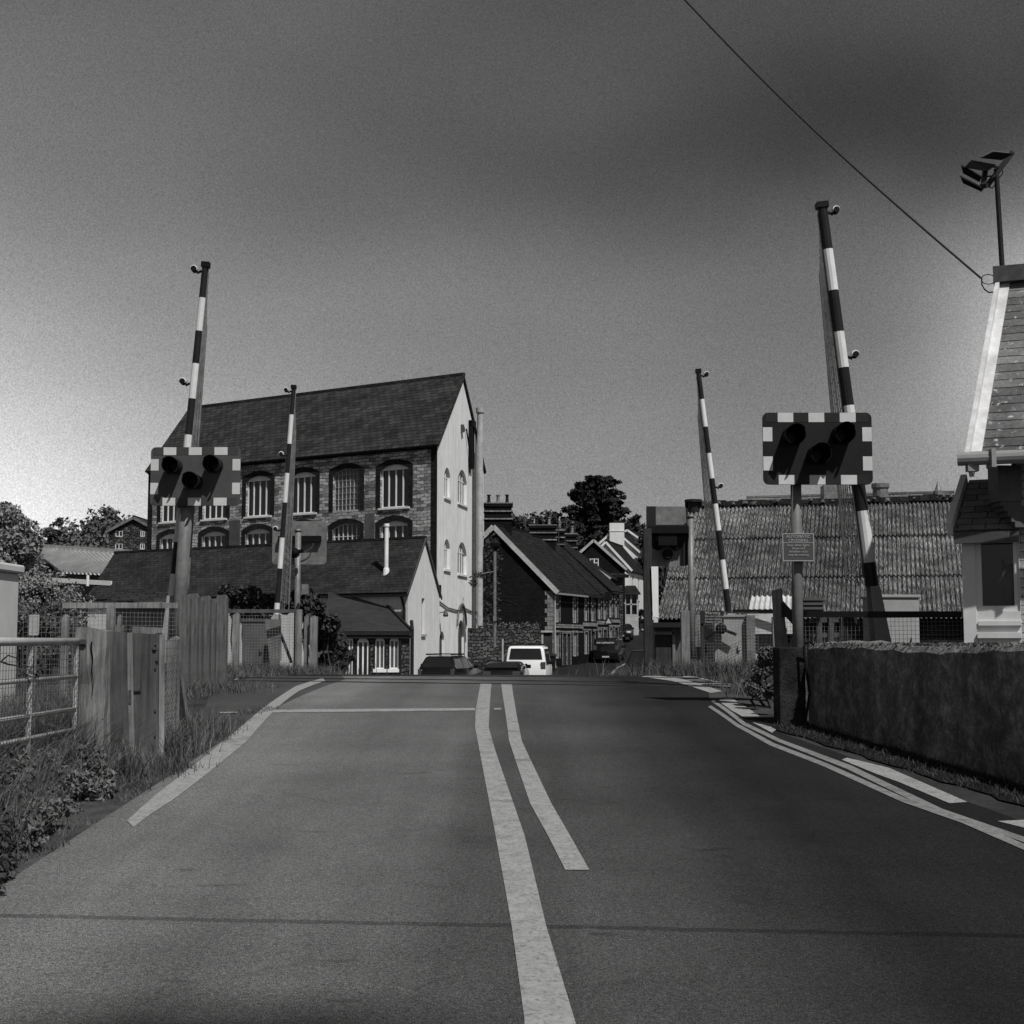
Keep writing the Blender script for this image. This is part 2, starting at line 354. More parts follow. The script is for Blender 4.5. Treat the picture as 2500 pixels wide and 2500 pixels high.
def concrete_wall():
    m, t, n, l, b = newmat('mossy concrete wall')
    c = ramp(t, noise(t, 5.0, 12, rough=.88), [(.38, .05), (.5, .15), (.62, .42)])
    c = mixc(t, c, ramp(t, noise(t, 1.6, 5, stretch=(1, 1, .3)), [(.35, .5), (.65, 1.25)]), 1)
    c = mixc(t, c, .5, ramp(t, noise(t, 32, 4, rough=.8), [(.62, 0), (.70, .8)]), 'MIX')
    geo = n.new('ShaderNodeNewGeometry'); sx = n.new('ShaderNodeSeparateXYZ'); l.new(geo.outputs['Normal'], sx.inputs[0])
    c = mixc(t, c, .15, ramp(t, sx.outputs[2], [(.5, 0), (.8, 1)]), 'MIX')
    l.new(c, b.inputs['Base Color']); b.inputs['Roughness'].default_value = .95
    bump(t, b, noise(t, 14, 8, rough=.75), .05, 1); return m
M['concrete'] = concrete_wall()
def lichen_sheet():
    m, t, n, l, b = newmat('lichened corrugated sheet')
    c = ramp(t, noise(t, 3.2, 9, 'UV', rough=.74, stretch=(1.6, .55, 1)), [(.38, .012), (.49, .05), (.57, .18), (.72, .34)])
    c = mixc(t, c, ramp(t, noise(t, .22, 4), [(.3, .45), (.7, 1.45)]), 1)
    c = mixc(t, c, ramp(t, noise(t, 1.0, 4, 'UV', stretch=(3.4, .2, 1)), [(.3, .7), (.7, 1.15)]), 1)
    l.new(c, b.inputs['Base Color']); b.inputs['Roughness'].default_value = .95; b.inputs['Specular IOR Level'].default_value = .15
    return m
M['sheet'] = lichen_sheet()
M['sheet_pale'] = plain('pale corrugated sheet', .45, .7, .1, 2, .2)
M['glass'] = plain('dark window glass', .012, .08, .2, 1.5, spec=.5)
M['glass_pale'] = plain('pale glass for blinds and highlights', .06, .15, .4, 1.2, spec=.5)
M['car_dark'] = plain('dark car paint', .005, .16, .1, 2, spec=.5)
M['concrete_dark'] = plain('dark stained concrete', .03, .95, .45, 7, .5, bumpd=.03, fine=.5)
M['soil_shadow'] = plain('soil with wall shadow', .012, .95, .5, 6, .4, bumpd=.02, fine=.5)  # near black, with the wall's shadow put into the soil colour
M['car_silver'] = plain('grey car paint', .10, .25, .08, 2, spec=.6, metal=.3)
M['car_white'] = plain('white van paint', .62, .3, .05, 2, spec=.5)
M['tyre'] = plain('tyre', .012, .85, .2, 10)
M['chrome'] = plain('bright metal', .5, .2, .05, 10, metal=.9)
M['lamp_clear'] = plain('headlamp glass', .6, .1, .05, 10, spec=.8)
M['lamp_red'] = plain('tail lamp', .05, .2, .1, 10, spec=.6)
M['plate'] = plain('number plate', .35, .5, .05, 10)
M['leaf'] = plain('dark foliage', .028, .75, .35, 1.3, spec=.25)
M['leaf_pale'] = plain('pale foliage', .17, .75, .3, 1.3, spec=.25)
M['leaf_mid'] = plain('mid foliage', .085, .75, .35, 1.3, spec=.25)
M['leaf_cedar'] = plain('cedar foliage', .02, .85, .35, 1.3, spec=.15)
M['grass'] = plain('grass blades', .07, .75, .45, 2.0, spec=.2)
M['grass_dry'] = plain('dry grass', .15, .75, .35, 2.0, spec=.2)
M['bark'] = plain('bark', .04, .95, .3, 8, bumpd=.02)
M['sign_dark'] = plain('dark notice board', .02, .6, .1, 6)
M['sign_grey'] = plain('blue notice board', .055, .6, .1, 6)
M['ink'] = plain('pale lettering', .30, .6, .05, 6)
M['bargeboard'] = plain('white bargeboard', .55, .5, .10, 4, .3)
M['bargeboard_grey'] = plain('dirty white bargeboard', .34, .6, .12, 3, .25)
M['gutter'] = plain('grey gutter', .2, .5, .1, 5)
M['pipe_dark'] = plain('dark downpipe', .015, .5, .2, 5)
M['galv_bright'] = plain('bright galvanised tube', .42, .45, .12, 9, .2, metal=.1)
M['cabinet_light'] = plain('light grey cabinet', .5, .55, .06, 3, .1)
M['kiosk'] = plain('painted timber boarding', .58, .7, .08, 2.5, .15)
# ================= ground, road, markings =================
YS = [-20, -10, 0] + [i*.5 for i in range(2, 90)] + [45+i*2.5 for i in range(0, 70)] + [230, 260, 300, 350, 420, 520, 700]
def sheet(name, mat, fx0, fx1, dz, y0, y1, nx=2, label=None):
    b = MB(); ys = [y for y in YS if y0 < y < y1]; ys = [y0] + ys + [y1]; vs = []; fs = []
    for y in ys:
        a, c = fx0(y), fx1(y)
        for i in range(nx): vs.append((a+(c-a)*i/(nx-1), y, gz(y)+dz))
    for j in range(len(ys)-1):
        for i in range(nx-1): k = j*nx+i; fs.append((k, k+1, k+1+nx, k+nx))
    b.add(vs, fs); return tag(b.build(name, mat), kind='structure')
sheet('ground', M['ground'], lambda y: -420, lambda y: 420, 0, -20, 700, 9)
def interp(y, pts):
    if y <= pts[0][0]: return pts[0][1]
    for (a, u), (c, v) in zip(pts, pts[1:]):
        if y <= c: t = (y-a)/(c-a); t = t*t*(3-2*t); return u+(v-u)*t
    return pts[-1][1]
CL = [(-20, .2), (25, .2), (45, .9), (66, 2.6), (90, 5.6), (110, 8.0), (136, 11.0), (155, 13.2), (190, 18), (260, 32)]
RL = lambda y: interp(y, [(-20, -2.75), (24, -2.85), (30, -3.6), (40, -6), (60, -9), (78, -6.5), (92, 2.6)]) if y < 92 else interp(y, CL)-3.2
RR = lambda y: interp(y, [(-20, 5.0), (7, 3.75), (9.7, 3.5), (12.3, 3.12), (15.4, 2.72), (17.6, 2.5), (22, 2.9), (28, 3.6), (45, 4.6), (66, 6.2), (90, 9)]) if y < 90 else interp(y, CL)+3.4
sheet('road', M['asphalt'], RL, RR, .008, -20, 259, 12)
sheet('footpath', M['asphalt_path'], lambda y: interp(y, [(14.5, -2.9), (17, -3.7), (20, -4.1), (30, -5.1), (34, -6.5)]), lambda y: -2.4, .004, 14.5, 34, 3)
sheet('pavement', M['asphalt_path'], lambda y: RR(y)-.2, lambda y: interp(y, [(16.5, 2.9), (19, 3.9), (26, 5.2), (31, 5.6), (36, 6)]), .004, 16.5, 36, 3)
sheet('verge', M['dirt'], lambda y: -3.6-.25*math.sin(y*2.1), lambda y: -2.6, .003, 3, 15.5, 3)
# raised pavement strips along the terrace street
def kerb(name, side, y0, y1, w=1.5):
    b = MB(); ys = [y0+i*2 for i in range(int((y1-y0)/2)+1)]; vs = []; fs = []
    for y in ys:
        e = interp(y, CL)+side*3.35; z = gz(y)
        for x, zz in ((e, z), (e, z+.12), (e+side*w, z+.12), (e+side*w, z-.3)): vs.append((x, y, zz))
    for j in range(len(ys)-1):
        for i in range(3): k = j*4+i; fs.append((k, k+1, k+5, k+4))
    b.add(vs, fs); tag(b.build(name, M['stone_pale']), kind='structure')
kerb('pavement', -1, 93, 190); kerb('pavement', 1, 75, 190, 2.2)
def marking(rows, mat, name='road_marking', dz=.013, sub=6):
    b = MB(); R = []
    P = [(gy(a, b_), gy(c, d)) for a, b_, c, d in rows]
    for (p, q), (r, s) in zip(P, P[1:]):
        for i in range(sub): t = i/sub; R.append((p.lerp(r, t), q.lerp(s, t)))
    R.append(P[-1]); vs = []; fs = []; K = 3
    for p, q in R:
        for i in range(K): w = p.lerp(q, i/(K-1)); vs.append((w.x, w.y, gz(w.y)+dz))
    for j in range(len(R)-1):
        for i in range(K-1): k = j*K+i; fs.append((k, k+1, k+1+K, k+K))
    b.add(vs, fs); return tag(b.build(name, mat), kind='structure')
# rows are left x, left y, right x, right y in photograph pixels, dropped onto the road once and built there
marking([(1276,2560,1420,2560),(1281,2500,1404,2500),(1249,2265,1333,2265),(1210,2045,1281,2045),(1171,1838,1210,1838),(1160,1779,1193,1779),(1161,1740,1195,1740),(1167,1705,1197,1705),(1173,1671,1200,1671)], M['paint'])
marking([(1380,2129,1439,2129),(1338,2045,1392,2045),(1294,1965,1346,1965),(1243,1812,1274,1812),(1235,1752,1262,1752),(1228,1705,1254,1705),(1223,1671,1249,1671)], M['paint'])
marking([(310,2008,326,2024),(342,1978,362,1996),(385,1940,422,1957),(470,1874,512,1888),(560,1802,602,1813),(646,1729,676,1731),(700,1691,714,1700),(722,1677,732,1688),(788,1657,794,1664)], M['paint'])
marking([(665,1742,665,1735),(900,1740,900,1733),(1160,1737,1160,1731)], M['paint'])
marking([(1206,1735,1206,1731),(1224,1735,1224,1731)], M['paint'])
marking([(537,1744,537,1741),(580,1743,580,1740)], M['paint'])
marking([(1728,1728,1736,1725),(1795,1775,1802,1770),(1880,1823,1889,1817),(2010,1874,2022,1868),(2200,1961,2212,1953),(2350,2014,2362,2006),(2500,2080,2512,2070),(2640,2142,2652,2132)], M['paint_yellow'])
marking([(1736,1715,1744,1712),(1812,1772,1820,1767),(1897,1813,1906,1808),(2066,1880,2078,1872),(2289,1989,2301,1979),(2500,2061,2510,2051),(2640,2122,2650,2111)], M['paint_yellow'])
marking([(1752,1713,1780,1704),(1786,1737,1812,1722),(1840,1768,1862,1757),(1885,1792,1901,1779)], M['paint'])
marking([(2055,1858,2068,1853),(2140,1893,2170,1878),(2200,1915,2225,1902),(2318,1965,2362,1962)], M['paint'])
marking([(2436,2009,2500,2006),(2520,2030,2560,2012)], M['paint'])
marking([(1566,1654,1583,1650),(1640,1664,1668,1660),(1700,1682,1728,1678),(1735,1694,1765,1690)], M['paint'])
for a, b_, c, d in ((1668,1652.5,1700,1655),(1700,1655,1738,1664),(1738,1664,1800,1676)): marking([(a,b_-1,a,b_+1.5),(c,d-1,c,d+1.5)], M['paint'])
for x0, x1, y in ((1625,1700,1655),(1650,1735,1662),(1690,1765,1671),(1710,1795,1677)): marking([(x0,y-1,x0,y+1),(x1,y-.6,x1,y+.8)], M['paint'])
marking([(1490,1645,1500,1645),(1505,1630,1511,1630),(1525,1620,1530,1620)], M['paint'])
marking([(1513,1645,1525,1645),(1514,1641,1524,1641)], M['paint'])
marking([(560,1668,560,1664),(620,1650,620,1646.5),(690,1643.5,690,1641)], M['paint'])
# railway rails let into the crossing
def rail_pair():
    r = Vector((math.cos(math.radians(17)), -math.sin(math.radians(17)), 0)); nrm = Vector((r.y, -r.x, 0)); nrm = -nrm if nrm.y < 0 else nrm
    for c in (22.6, 26.3):
        for k in (0, 1.435):
            b = MB(); b2 = MB(); n = 44
            for i in range(n):
                t0, t1 = -22+i, -21+i
                p = Vector((0, c+k, 0)) + r*t0; q = Vector((0, c+k, 0)) + r*t1
                p.z = gz(p.y)+.002; q.z = gz(q.y)+.002
                b.bar(p, q, .07, .04); b2.bar(p+nrm*.07-Vector((0,0,.008)), q+nrm*.07-Vector((0,0,.008)), .07, .04)
            o = tag(b.build('railway_rail', M['steel_rail']), kind='structure')
            tag(b2.build('flangeway', M['rubber_dark']), kind='structure')
rail_pair()
# ================= buildings =================
def arch_outline(s, z, w, h, rise, n=8):     # starts bottom left, goes round
    pts = [(s-w/2, z), (s+w/2, z)]
    if rise <= 0: return pts + [(s+w/2, z+h), (s-w/2, z+h)]
    a = w/2; R = (a*a+rise*rise)/(2*rise); th = math.asin(min(1, a/R)) if rise <= a else math.pi-math.asin(a/R)
    for i in range(n+1):
        t = th - 2*th*i/n; pts.append((s+R*math.sin(t), z+h-R+R*math.cos(t)))
    return pts
def wall_frame(P, d):                        # local x along wall, local y outwards, z up
    d = Vector((d[0], d[1], 0)).normalized(); n = Vector((d.y, -d.x, 0))
    m = Matrix(((d.x, n.x, 0, P[0]), (d.y, n.y, 0, P[1]), (0, 0, 1, P[2] if len(P) > 2 else 0), (0, 0, 0, 1))); return m
def holed_wall(mb, outline, holes, depth=.22):
    loops = [[Vector((x, 0, z)) for x, z in outline]] + [[Vector((x, 0, z)) for x, z in h] for h in holes]
    flat = [p for lp in loops for p in lp]
    tris = geometry.tessellate_polygon([[Vector((p.x, p.z, 0)) for p in lp] for lp in loops])
    mb.add([tuple(p) for p in flat], [tuple(t) for t in tris])
    for h in holes:
        n = len(h); mb.add([(x, 0, z) for x, z in h] + [(x, -depth, z) for x, z in h], [(i, (i+1)%n, (i+1)%n+n, i+n) for i in range(n)])
def ring(mb, inner, outer, y0, y1):
    n = len(inner)
    vs = [(x, y0, z) for x, z in inner] + [(x, y1, z) for x, z in inner] + [(x, y1, z) for x, z in outer] + [(x, y0, z) for x, z in outer]
    fs = []
    for i in range(n):
        j = (i+1) % n; fs += [(i, j, j+n, i+n), (i+n, j+n, j+2*n, i+2*n), (i+2*n, j+2*n, j+3*n, i+3*n)]
    mb.add(vs, fs)
def window(Mw, root, s, z, w, h, rise=0, nx=3, nz=(), bar=.07, depth=.2, mat='white', pane='glass', sill=None, topfill=False, name='window', edge=None):
    fr = MB(Mw); e = edge or bar; o = arch_outline(s, z, w, h, rise); zc = z+h/2
    i_ = arch_outline(s, z+e, w-2*e, h-2*e, rise*(w-2*e)/w if rise else 0)
    ring(fr, i_, o, -depth, -depth+.06)
    ztop = z+h-rise if rise else z+h
    for k in range(1, nx):
        x = s-w/2+w*k/nx; t = ztop-(.02 if topfill else 0)
        if rise and not topfill:
            a = w/2; R = (a*a+rise*rise)/(2*rise); t = z+h-R+math.sqrt(max(R*R-(x-s)**2, 0))
        fr.box(x-bar/2, x+bar/2, -depth, -depth+.055, z+e, t)
    for f_ in nz: fr.box(s-w/2+e, s+w/2-e, -depth, -depth+.045, z+h*f_-bar*.35, z+h*f_+bar*.35)
    if sill: fr.box(s-w/2-.1, s+w/2+.1, -depth+.02, .09, z-sill, z+.005)
    if topfill:
        tp = [p for p in arch_outline(s, z, w-.02, h-.01, rise)[2:]]; tp = [tp[0]] + tp[1:]
        fr.prism([(s+w/2-.02, ztop-.04)] + tp + [(s-w/2+.02, ztop-.04)], -depth+.03, -depth+.10)
    wo = fr.build(name, M[mat], root)
    p = MB(Mw); p.prism(arch_outline(s, z, w, h, rise), -depth-.12, -depth+.006); p.build('pane', M[pane], wo)
    return wo
def surround(Mw, root, s, z, w, h, rise, t, mat, below=False, name='window_surround'):
    b = MB(Mw); inn = arch_outline(s, z, w, h, rise); out = arch_outline(s, z if not below else z-t, w+2*t, h+t if not below else h+2*t, rise*(w+2*t)/w if rise else 0)
    n = len(inn); vs = [(x, .0, q) for x, q in inn]+[(x, .025, q) for x, q in inn]+[(x, .025, q) for x, q in out]+[(x, 0, q) for x, q in out]; fs = []
    for i in range(n):
        if i == 0 and not below: continue
        j = (i+1) % n; fs += [(i, j, j+n, i+n), (i+n, j+n, j+2*n, i+2*n), (i+2*n, j+2*n, j+3*n, i+3*n)]
    b.add(vs, fs); return b.build(name, M[mat], root)
def roof2(root, P, a, b, ze, zr, mat, over=.3, oa=.2, t=.12, ridge='slate_terrace', rb=.07, rh=.1, front_only=False, name='roof', cap=True):
    """P corner, a ridge vector, b across vector; two pitched slopes"""
    ad = a.normalized(); bl = b.length; bd = b.normalized(); sl = (zr-ze)/(bl/2)
    A0 = P - ad*oa; A1 = P + a + ad*oa; half = b/2
    e0, e1 = [Vector((p.x, p.y, ze)) - bd*over - Vector((0,0,sl*over)) for p in (A0, A1)]
    r0, r1 = [Vector((p.x, p.y, zr)) + half for p in (A0, A1)]
    f0, f1 = [Vector((p.x, p.y, ze)) + b + bd*over - Vector((0,0,sl*over)) for p in (A0, A1)]
    up = Vector((0,0,t))
    m = MB(); m.slab([e0+up, e1+up, r1+up, r0+up], t); m.slab([r0+up, r1+up, f1+up, f0+up], t)
    o = m.build(name, mat, root)
    if cap: c = MB(); c.bar(r0+up+Vector((0,0,.02)), r1+up+Vector((0,0,.02)), rb*2, rh); c.build('ridge_tiles', M[ridge], root)
    return e0, e1, r0, r1, f0, f1
def building(root, P, a, b, z0, ze, zr, mats, holesA=(), holesB=(), depth=.22, flipB=False):
    """walls: A along a at P (front), B gable along b at P; the others plain. mats = (front, gable, back)"""
    P = Vector((P[0], P[1], 0)); a = Vector(a); b = Vector(b)
    cen = P + a/2 + b/2
    def face(p, d, outline, holes, mat, name):
        dd = d.normalized(); F = wall_frame((p.x, p.y, 0), dd)
        if (F.to_3x3() @ Vector((0,1,0))).dot(cen-p) > 0:      # turn so that local y points outwards
            F = wall_frame((p.x+d.x, p.y+d.y, 0), -dd); Lw = d.length
            outline = [(Lw-x, z) for x, z in outline][::-1]; holes = [[(Lw-x, z) for x, z in h][::-1] for h in holes]
        mb = MB(F); holed_wall(mb, outline, holes, depth); return mb.build(name, M[mat], root), F
    la, lb = a.length, b.length
    ra = [(0, z0), (la, z0), (la, ze), (0, ze)]; rb = [(0, z0), (lb, z0), (lb, ze), (lb/2, zr), (0, ze)]
    face(P, a, ra, holesA, mats[0], 'wall'); face(P, b, rb, holesB, mats[1], 'gable_wall')
    face(P+b, a, ra, (), mats[2], 'wall'); face(P+a, b, rb, (), mats[2], 'gable_wall')
def frame_out(P, d, cen):
    """frame with x along d from P and y outwards; if needed mirrored so that local x still runs along d"""
    d = Vector(d).normalized(); n = Vector((d.y, -d.x, 0))
    if n.dot(Vector((cen[0]-P[0], cen[1]-P[1], 0))) > 0: n = -n
    return Matrix(((d.x, n.x, 0, P[0]), (d.y, n.y, 0, P[1]), (0, 0, 1, 0), (0, 0, 0, 1)))
U = Vector((-.838, .546, 0)).normalized(); V = Vector((.182, .983, 0)).normalized()
# ---- the mill ----
C0 = Vector((-4.2, 80, 0)); aL, bL = 23.2, 12.9
mill = thing('mill_building', (C0.x, C0.y, -.5), 'tall old stone mill with slate roof, rows of arched windows and a white rendered gable', 'mill')
cenM = C0 + U*aL/2 + V*bL/2; FA = frame_out(C0, U, cenM); FB = frame_out(C0, V, cenM)
cols = [3.03, 6.57, 9.95, 13.54, 17.25, 21.0]
wa = [(c, 9.25, 2.05, 2.5, .28) for c in cols] + [(c, 6.0, 2.05, 2.5, .27) for c in cols if abs(c-9.95) > .1] + [(c, 2.6, 2.05, 2.4, .42) for c in cols]
wb = [(2.5, 9.9, 1.5, 1.75, .5), (6.55, 9.9, 2.5, 2.1, .75), (2.5, 5.75, 1.5, 1.75, .5), (6.55, 5.65, 2.5, 1.95, .75),
      (1.3, .2, 1.2, 2.0, .5), (6.3, -.3, 1.6, 3.2, .8), (11.2, .4, 1.2, 1.7, .5)]
building(mill, C0, U*aL, V*bL, -1.5, 12.75, 17.7, ('stone', 'render_white', 'stone'), [arch_outline(*w) for w in wa], [arch_outline(*w) for w in wb])
for i, w in enumerate(wa):
    s, z, ww, hh, rs = w; top = z > 9
    if i == 1: window(FA, mill, s, z, ww, hh, rs, 7, (.14, .28, .42, .57, .72, .86), .035, mat='grey_white', pane='glass_pale', edge=.05)
    elif i == 7: window(FA, mill, s, z, ww, hh, rs, 6, (.16, .45, .7), .05, mat='white')
    else: window(FA, mill, s, z, ww, hh, rs, 4, (), .08, mat='white', topfill=True, sill=.1)
    surround(FA, mill, s, z, ww, hh, rs, .30, 'brick_dark')
q = MB(FA)                                   # brick quoins at the corners
q.box(.0, .42, 0, .02, -1.5, 12.75); q.build('quoins', M['brick_dark'], mill); q = MB(FA); q.box(aL-.42, aL, 0, .02, -1.5, 12.75); q.build('quoins', M['brick_dark'], mill)
cr = MB(FA); cr.box(0, aL, 0, .12, 12.45, 12.72); cr.build('cornice', M['brick_dark'], mill)
for x0_, x1_, z0_, z1_ in ((11.35, 12.25, 7.2, 8.9), (4.45, 5.15, 7.0, 9.0), (15.0, 15.9, 6.9, 9.1)): q = MB(FA); q.box(x0_, x1_, 0, .02, z0_, z1_); q.build('patched_panel', M['cabinet_dark'], mill)
q = MB(FA); q.prism(arch_outline(9.95, 8.15, 2.6, .75, .3), 0, .03); q.build('blind_arch', M['brick_dark'], mill)
for i, w in enumerate(wb):
    s, z, ww, hh, rs = w
    if i < 4: window(FB, mill, s, z, ww, hh, rs, 3 if i % 2 == 0 else 4, (.68,), .09, sill=.12)
    elif i == 5: window(FB, mill, s, z, ww, hh, rs, 6, (.7,), .05, mat='galv_dark', pane='glass_pale', name='door')
    else: window(FB, mill, s, z, ww, hh, rs, 5, (), .05, mat='galv_dark', pane='glass_pale')
hm = MB(FB); o_ = arch_outline(6.3, -.3, 2.6, 4.2, 1.3, 12)[2:]; i_ = arch_outline(6.3, -.3, 2.35, 4.05, 1.2, 12)[2:]
hm.add([(x, .0, z) for x, z in i_]+[(x, .1, z) for x, z in i_]+[(x, .1, z) for x, z in o_]+[(x, 0, z) for x, z in o_], [f for k in range(len(i_)-1) for f in ((k, k+1, k+1+len(i_), k+len(i_)), (k+len(i_), k+1+len(i_), k+1+2*len(i_), k+2*len(i_)), (k+2*len(i_), k+1+2*len(i_), k+1+3*len(i_), k+3*len(i_)))])
hm.build('hood_moulding', M['galv'], mill)
roof2(mill, C0, U*aL, V*bL, 12.75, 17.7, M['slate'], .35, .15, .14, 'slate', .12, .16)
fl = MB(FB); fl.tube([(10.1, .35, 2.6), (10.1, .35, 16.1)], .19, 14); fl.tube([(10.1, .35, 16.05), (10.1, .35, 16.35)], .26, 14)
fl.tube([(10.1, .35, 2.7), (10.6, .35, 1.5), (10.9, .3, .2)], .17, 12); fl.build('flue_pipe', M['grey_white'], mill)
dk = MB(FB); dk.tube([(9.3, .12, 13.4), (9.3, .12, 2.2)], .07, 8); dk.tube([(9.3, .12, 2.6), (10.2, .2, 1.6), (10.5, .2, 0)], .09, 8); dk.build('downpipe', M['galv_dark'], mill)
ho = MB(FB); ho.box(8.2, 8.35, .02, .25, 12.4, 15.3); ho.box(8.75, 8.9, .02, .25, 12.4, 15.3); ho.box(8.2, 8.9, .05, .35, 14.9, 15.3); ho.box(8.2, 8.9, .05, .2, 12.3, 12.5)
ho.tube([(7.2, .1, 14.6), (8.0, .15, 13.2), (8.2, .1, 12.0)], .05, 6); ho.build('hoist_bracket', M['black'], mill)
al = MB(FB); al.prism([(6.0, 14.2), (6.5, 14.4), (6.0, 14.7)], .0, .2); al.build('alarm_box', M['galv_dark'], mill)
cb = MB(FB); cb.tube([(.1, .05, 3.9), (2.5, .06, 3.55), (5, .06, 3.45), (7.5, .06, 3.6), (9.2, .05, 3.45)], .04, 5); cb.tube([(9.3, .05, 3.5), (12.6, .05, 3.4)], .04, 5); cb.build('cable', M['galv_dark'], mill)
wl = MB(FB); wl.tube([(.5, 0, 3.2), (.5, .4, 3.3)], .03, 6); wl.lathe([(.02, 3.45), (.16, 3.1), (.12, 3.0)], 10, (.5, .4, 0)); wl.build('wall_lamp', M['galv_dark'], mill)
wl = MB(FB); wl.tube([(12.0, 0, 3.0), (12.0, .5, 3.1)], .03, 6); wl.lathe([(.02, 3.3), (.2, 2.9), (.14, 2.8)], 10, (12.0, .5, 0)); wl.tube([(11.6, .05, -.2), (11.6, .05, 2.0)], .02, 6); wl.build('wall_lamp', M['galv_dark'], mill)
rp = MB(FA); rp.tube([(-.12, .1, -1), (-.12, .1, 4.4)], .08, 8); rp.box(-.32, .08, .0, .3, 4.3, 4.75); rp.build('downpipe', M['black'], mill)
hb = MB(FB); hb.box(10.6, 13.0, .0, .14, 3.0, 3.06); hb.build('string_course', M['grey_white'], mill)
# ---- low cottage range with the sharp cream gable ----
P1 = C0 + V*(-7.1) - U*.25; bl = 6.9; al_ = 24.0
cot = thing('low_workshop', (P1.x, P1.y, -.5), 'low workshop with long dark slate roof and steep cream gable before the mill', 'workshop')
cenC = P1 + U*al_/2 + V*bl/2; GA = frame_out(P1, U, cenC); GB = frame_out(P1, V, cenC)
wh = [(3.2, 1.0, .85, 2.8, 0), (3.2, -1.2, .9, 1.5, 0)]; wh = [(3.2, 2.0, .7, 1.9, 0), (3.2, -.7, 1.0, 1.15, 0)]
building(cot, P1, U*al_, V*bl, -1.5, 4.25, 7.05, ('render_low', 'render_low', 'stone'), [], [arch_outline(*w) for w in wh])
window(GB, cot, *wh[0][:4], 0, 2, (.5,), .06, mat='grey_white', sill=.12); window(GB, cot, *wh[1][:4], 0, 6, (), .05, mat='galv_dark')
roof2(cot, P1, U*al_, V*bl, 4.25, 7.05, M['slate_low'], .3, .06, .1, 'slate_low', .1, .12)
vb = MB(); m_ = P1 + V*bl/2
for s_ in (0, 1):
    e = P1 + V*(-.3 if s_ == 0 else bl+.3); vb.bar(Vector((e.x, e.y, 3.98)) - U*.08, Vector((m_.x, m_.y, 7.05)) - U*.08, .06, .14)
vb.build('verge_trim', M['galv_dark'], cot)
gt = MB(GA); gt.box(-.2, 6.5, .28, .42, 3.9, 4.02); gt.tube([(.15, .38, 3.95), (.15, .1, 3.3), (.15, .1, -1)], .07, 8); gt.build('gutter', M['pipe_dark'], cot)
st = at(946, 1405, 76.2); st2 = MB()
pz = 4.25 + (7.05-4.25)*.31
pp = P1 + V*1.07 + U*1.77
st2.tube([(pp.x, pp.y, pz-.1), (pp.x, pp.y, pz+2.55)], .11, 12); st2.tube([(pp.x, pp.y, pz+2.5), (pp.x, pp.y, pz+2.65)], .15, 12); st2.lathe([(.2, -.1), (.16, .25), (.12, .35)], 12, (pp.x, pp.y, pz)); st2.build('flue_pipe', M['white'], cot)
# ---- stone lean-to with white windows ----
lr = at(1000, 1541, 70.5); ll = at(800, 1532, 70.0); zl = lr.z
D1 = Vector((ll.x-lr.x, ll.y-lr.y, 0)); LL = D1.length; D1.normalize()
lean = thing('stone_annexe', (lr.x, lr.y, -.5), 'little stone annexe with smooth sloping roof and white window bars beside the bush', 'annexe')
cen = lr + D1*LL/2 + Vector((0, 3, 0)); FL = frame_out(lr, D1, cen)
def upx(px):                                  # distance along the annexe front for a column of the photograph
    a = (px-1250)/FPX; return (a*lr.y-lr.x)/(D1.x-a*D1.y)
ops = [(upx(964), .28, .46, 1.55, .16), (upx(929), .28, .46, 1.55, .16), (upx(888), -.7, .56, 2.5, .18), (upx(855), -.2, .36, 2.05, .14)]
mb = MB(FL); holed_wall(mb, [(0, -1.5), (LL, -1.5), (LL, zl-.1), (0, zl-.1)], [arch_outline(*w) for w in ops]); mb.build('wall', M['stone_wall'], lean)
for i, w in enumerate(ops):
    if i == 2: window(FL, lean, w[0], w[1], w[2], w[3], w[4], 2, (), .08, .1, topfill=True, name='door')
    else: window(FL, lean, w[0], w[1], w[2], w[3], w[4], 2, (), .065, .1, pane='glass_pale', sill=.16 if i < 2 else None, topfill=True)
    surround(FL, lean, *w, .09, 'brick_dark')
nb = Vector((FL[0][1], FL[1][1], 0)); back = -nb*5.4; zt = at(896, 1447, 75.9).z
q0 = Vector((lr.x, lr.y, zl)) + nb*.22 - D1*.1; q1 = Vector((ll.x, ll.y, zl)) + nb*.22
q2 = Vector((lr.x, lr.y, zt)) + back + D1*1.6; q3 = Vector((ll.x, ll.y, zt)) + back
rf = MB(); rf.slab([q0, q1, q3, q2], .1); rf.build('roof', M['slate_plain'], lean)
vt = MB(); vt.bar(q0+Vector((0,0,.03)), q2+Vector((0,0,.03)), .12, .12); vt.bar(q0-Vector((0,0,.12)), q1-Vector((0,0,.12)), .14, .14); vt.bar(q0-Vector((0,0,.28))-nb*.1, q1-Vector((0,0,.28))-nb*.1, .2, .14); vt.build('fascia', M['pipe_dark'], lean)
wd = MB(FL); wd.box(-.02, .0, -5.0, 0, -1.5, zl-.1); wd.box(LL, LL+.02, -5.0, 0, -1.5, zl-.1); wd.build('end_wall', M['stone_wall'], lean)
dp = MB(FL); dp.tube([(-.12, .12, -1.5), (-.12, .12, zl+.1), (-.1, -.2, zl+.5)], .09, 8); dp.tube([(.45, .1, -1.5), (.45, .1, zl-.2)], .05, 8); dp.build('downpipe', M['pipe_dark'], lean)
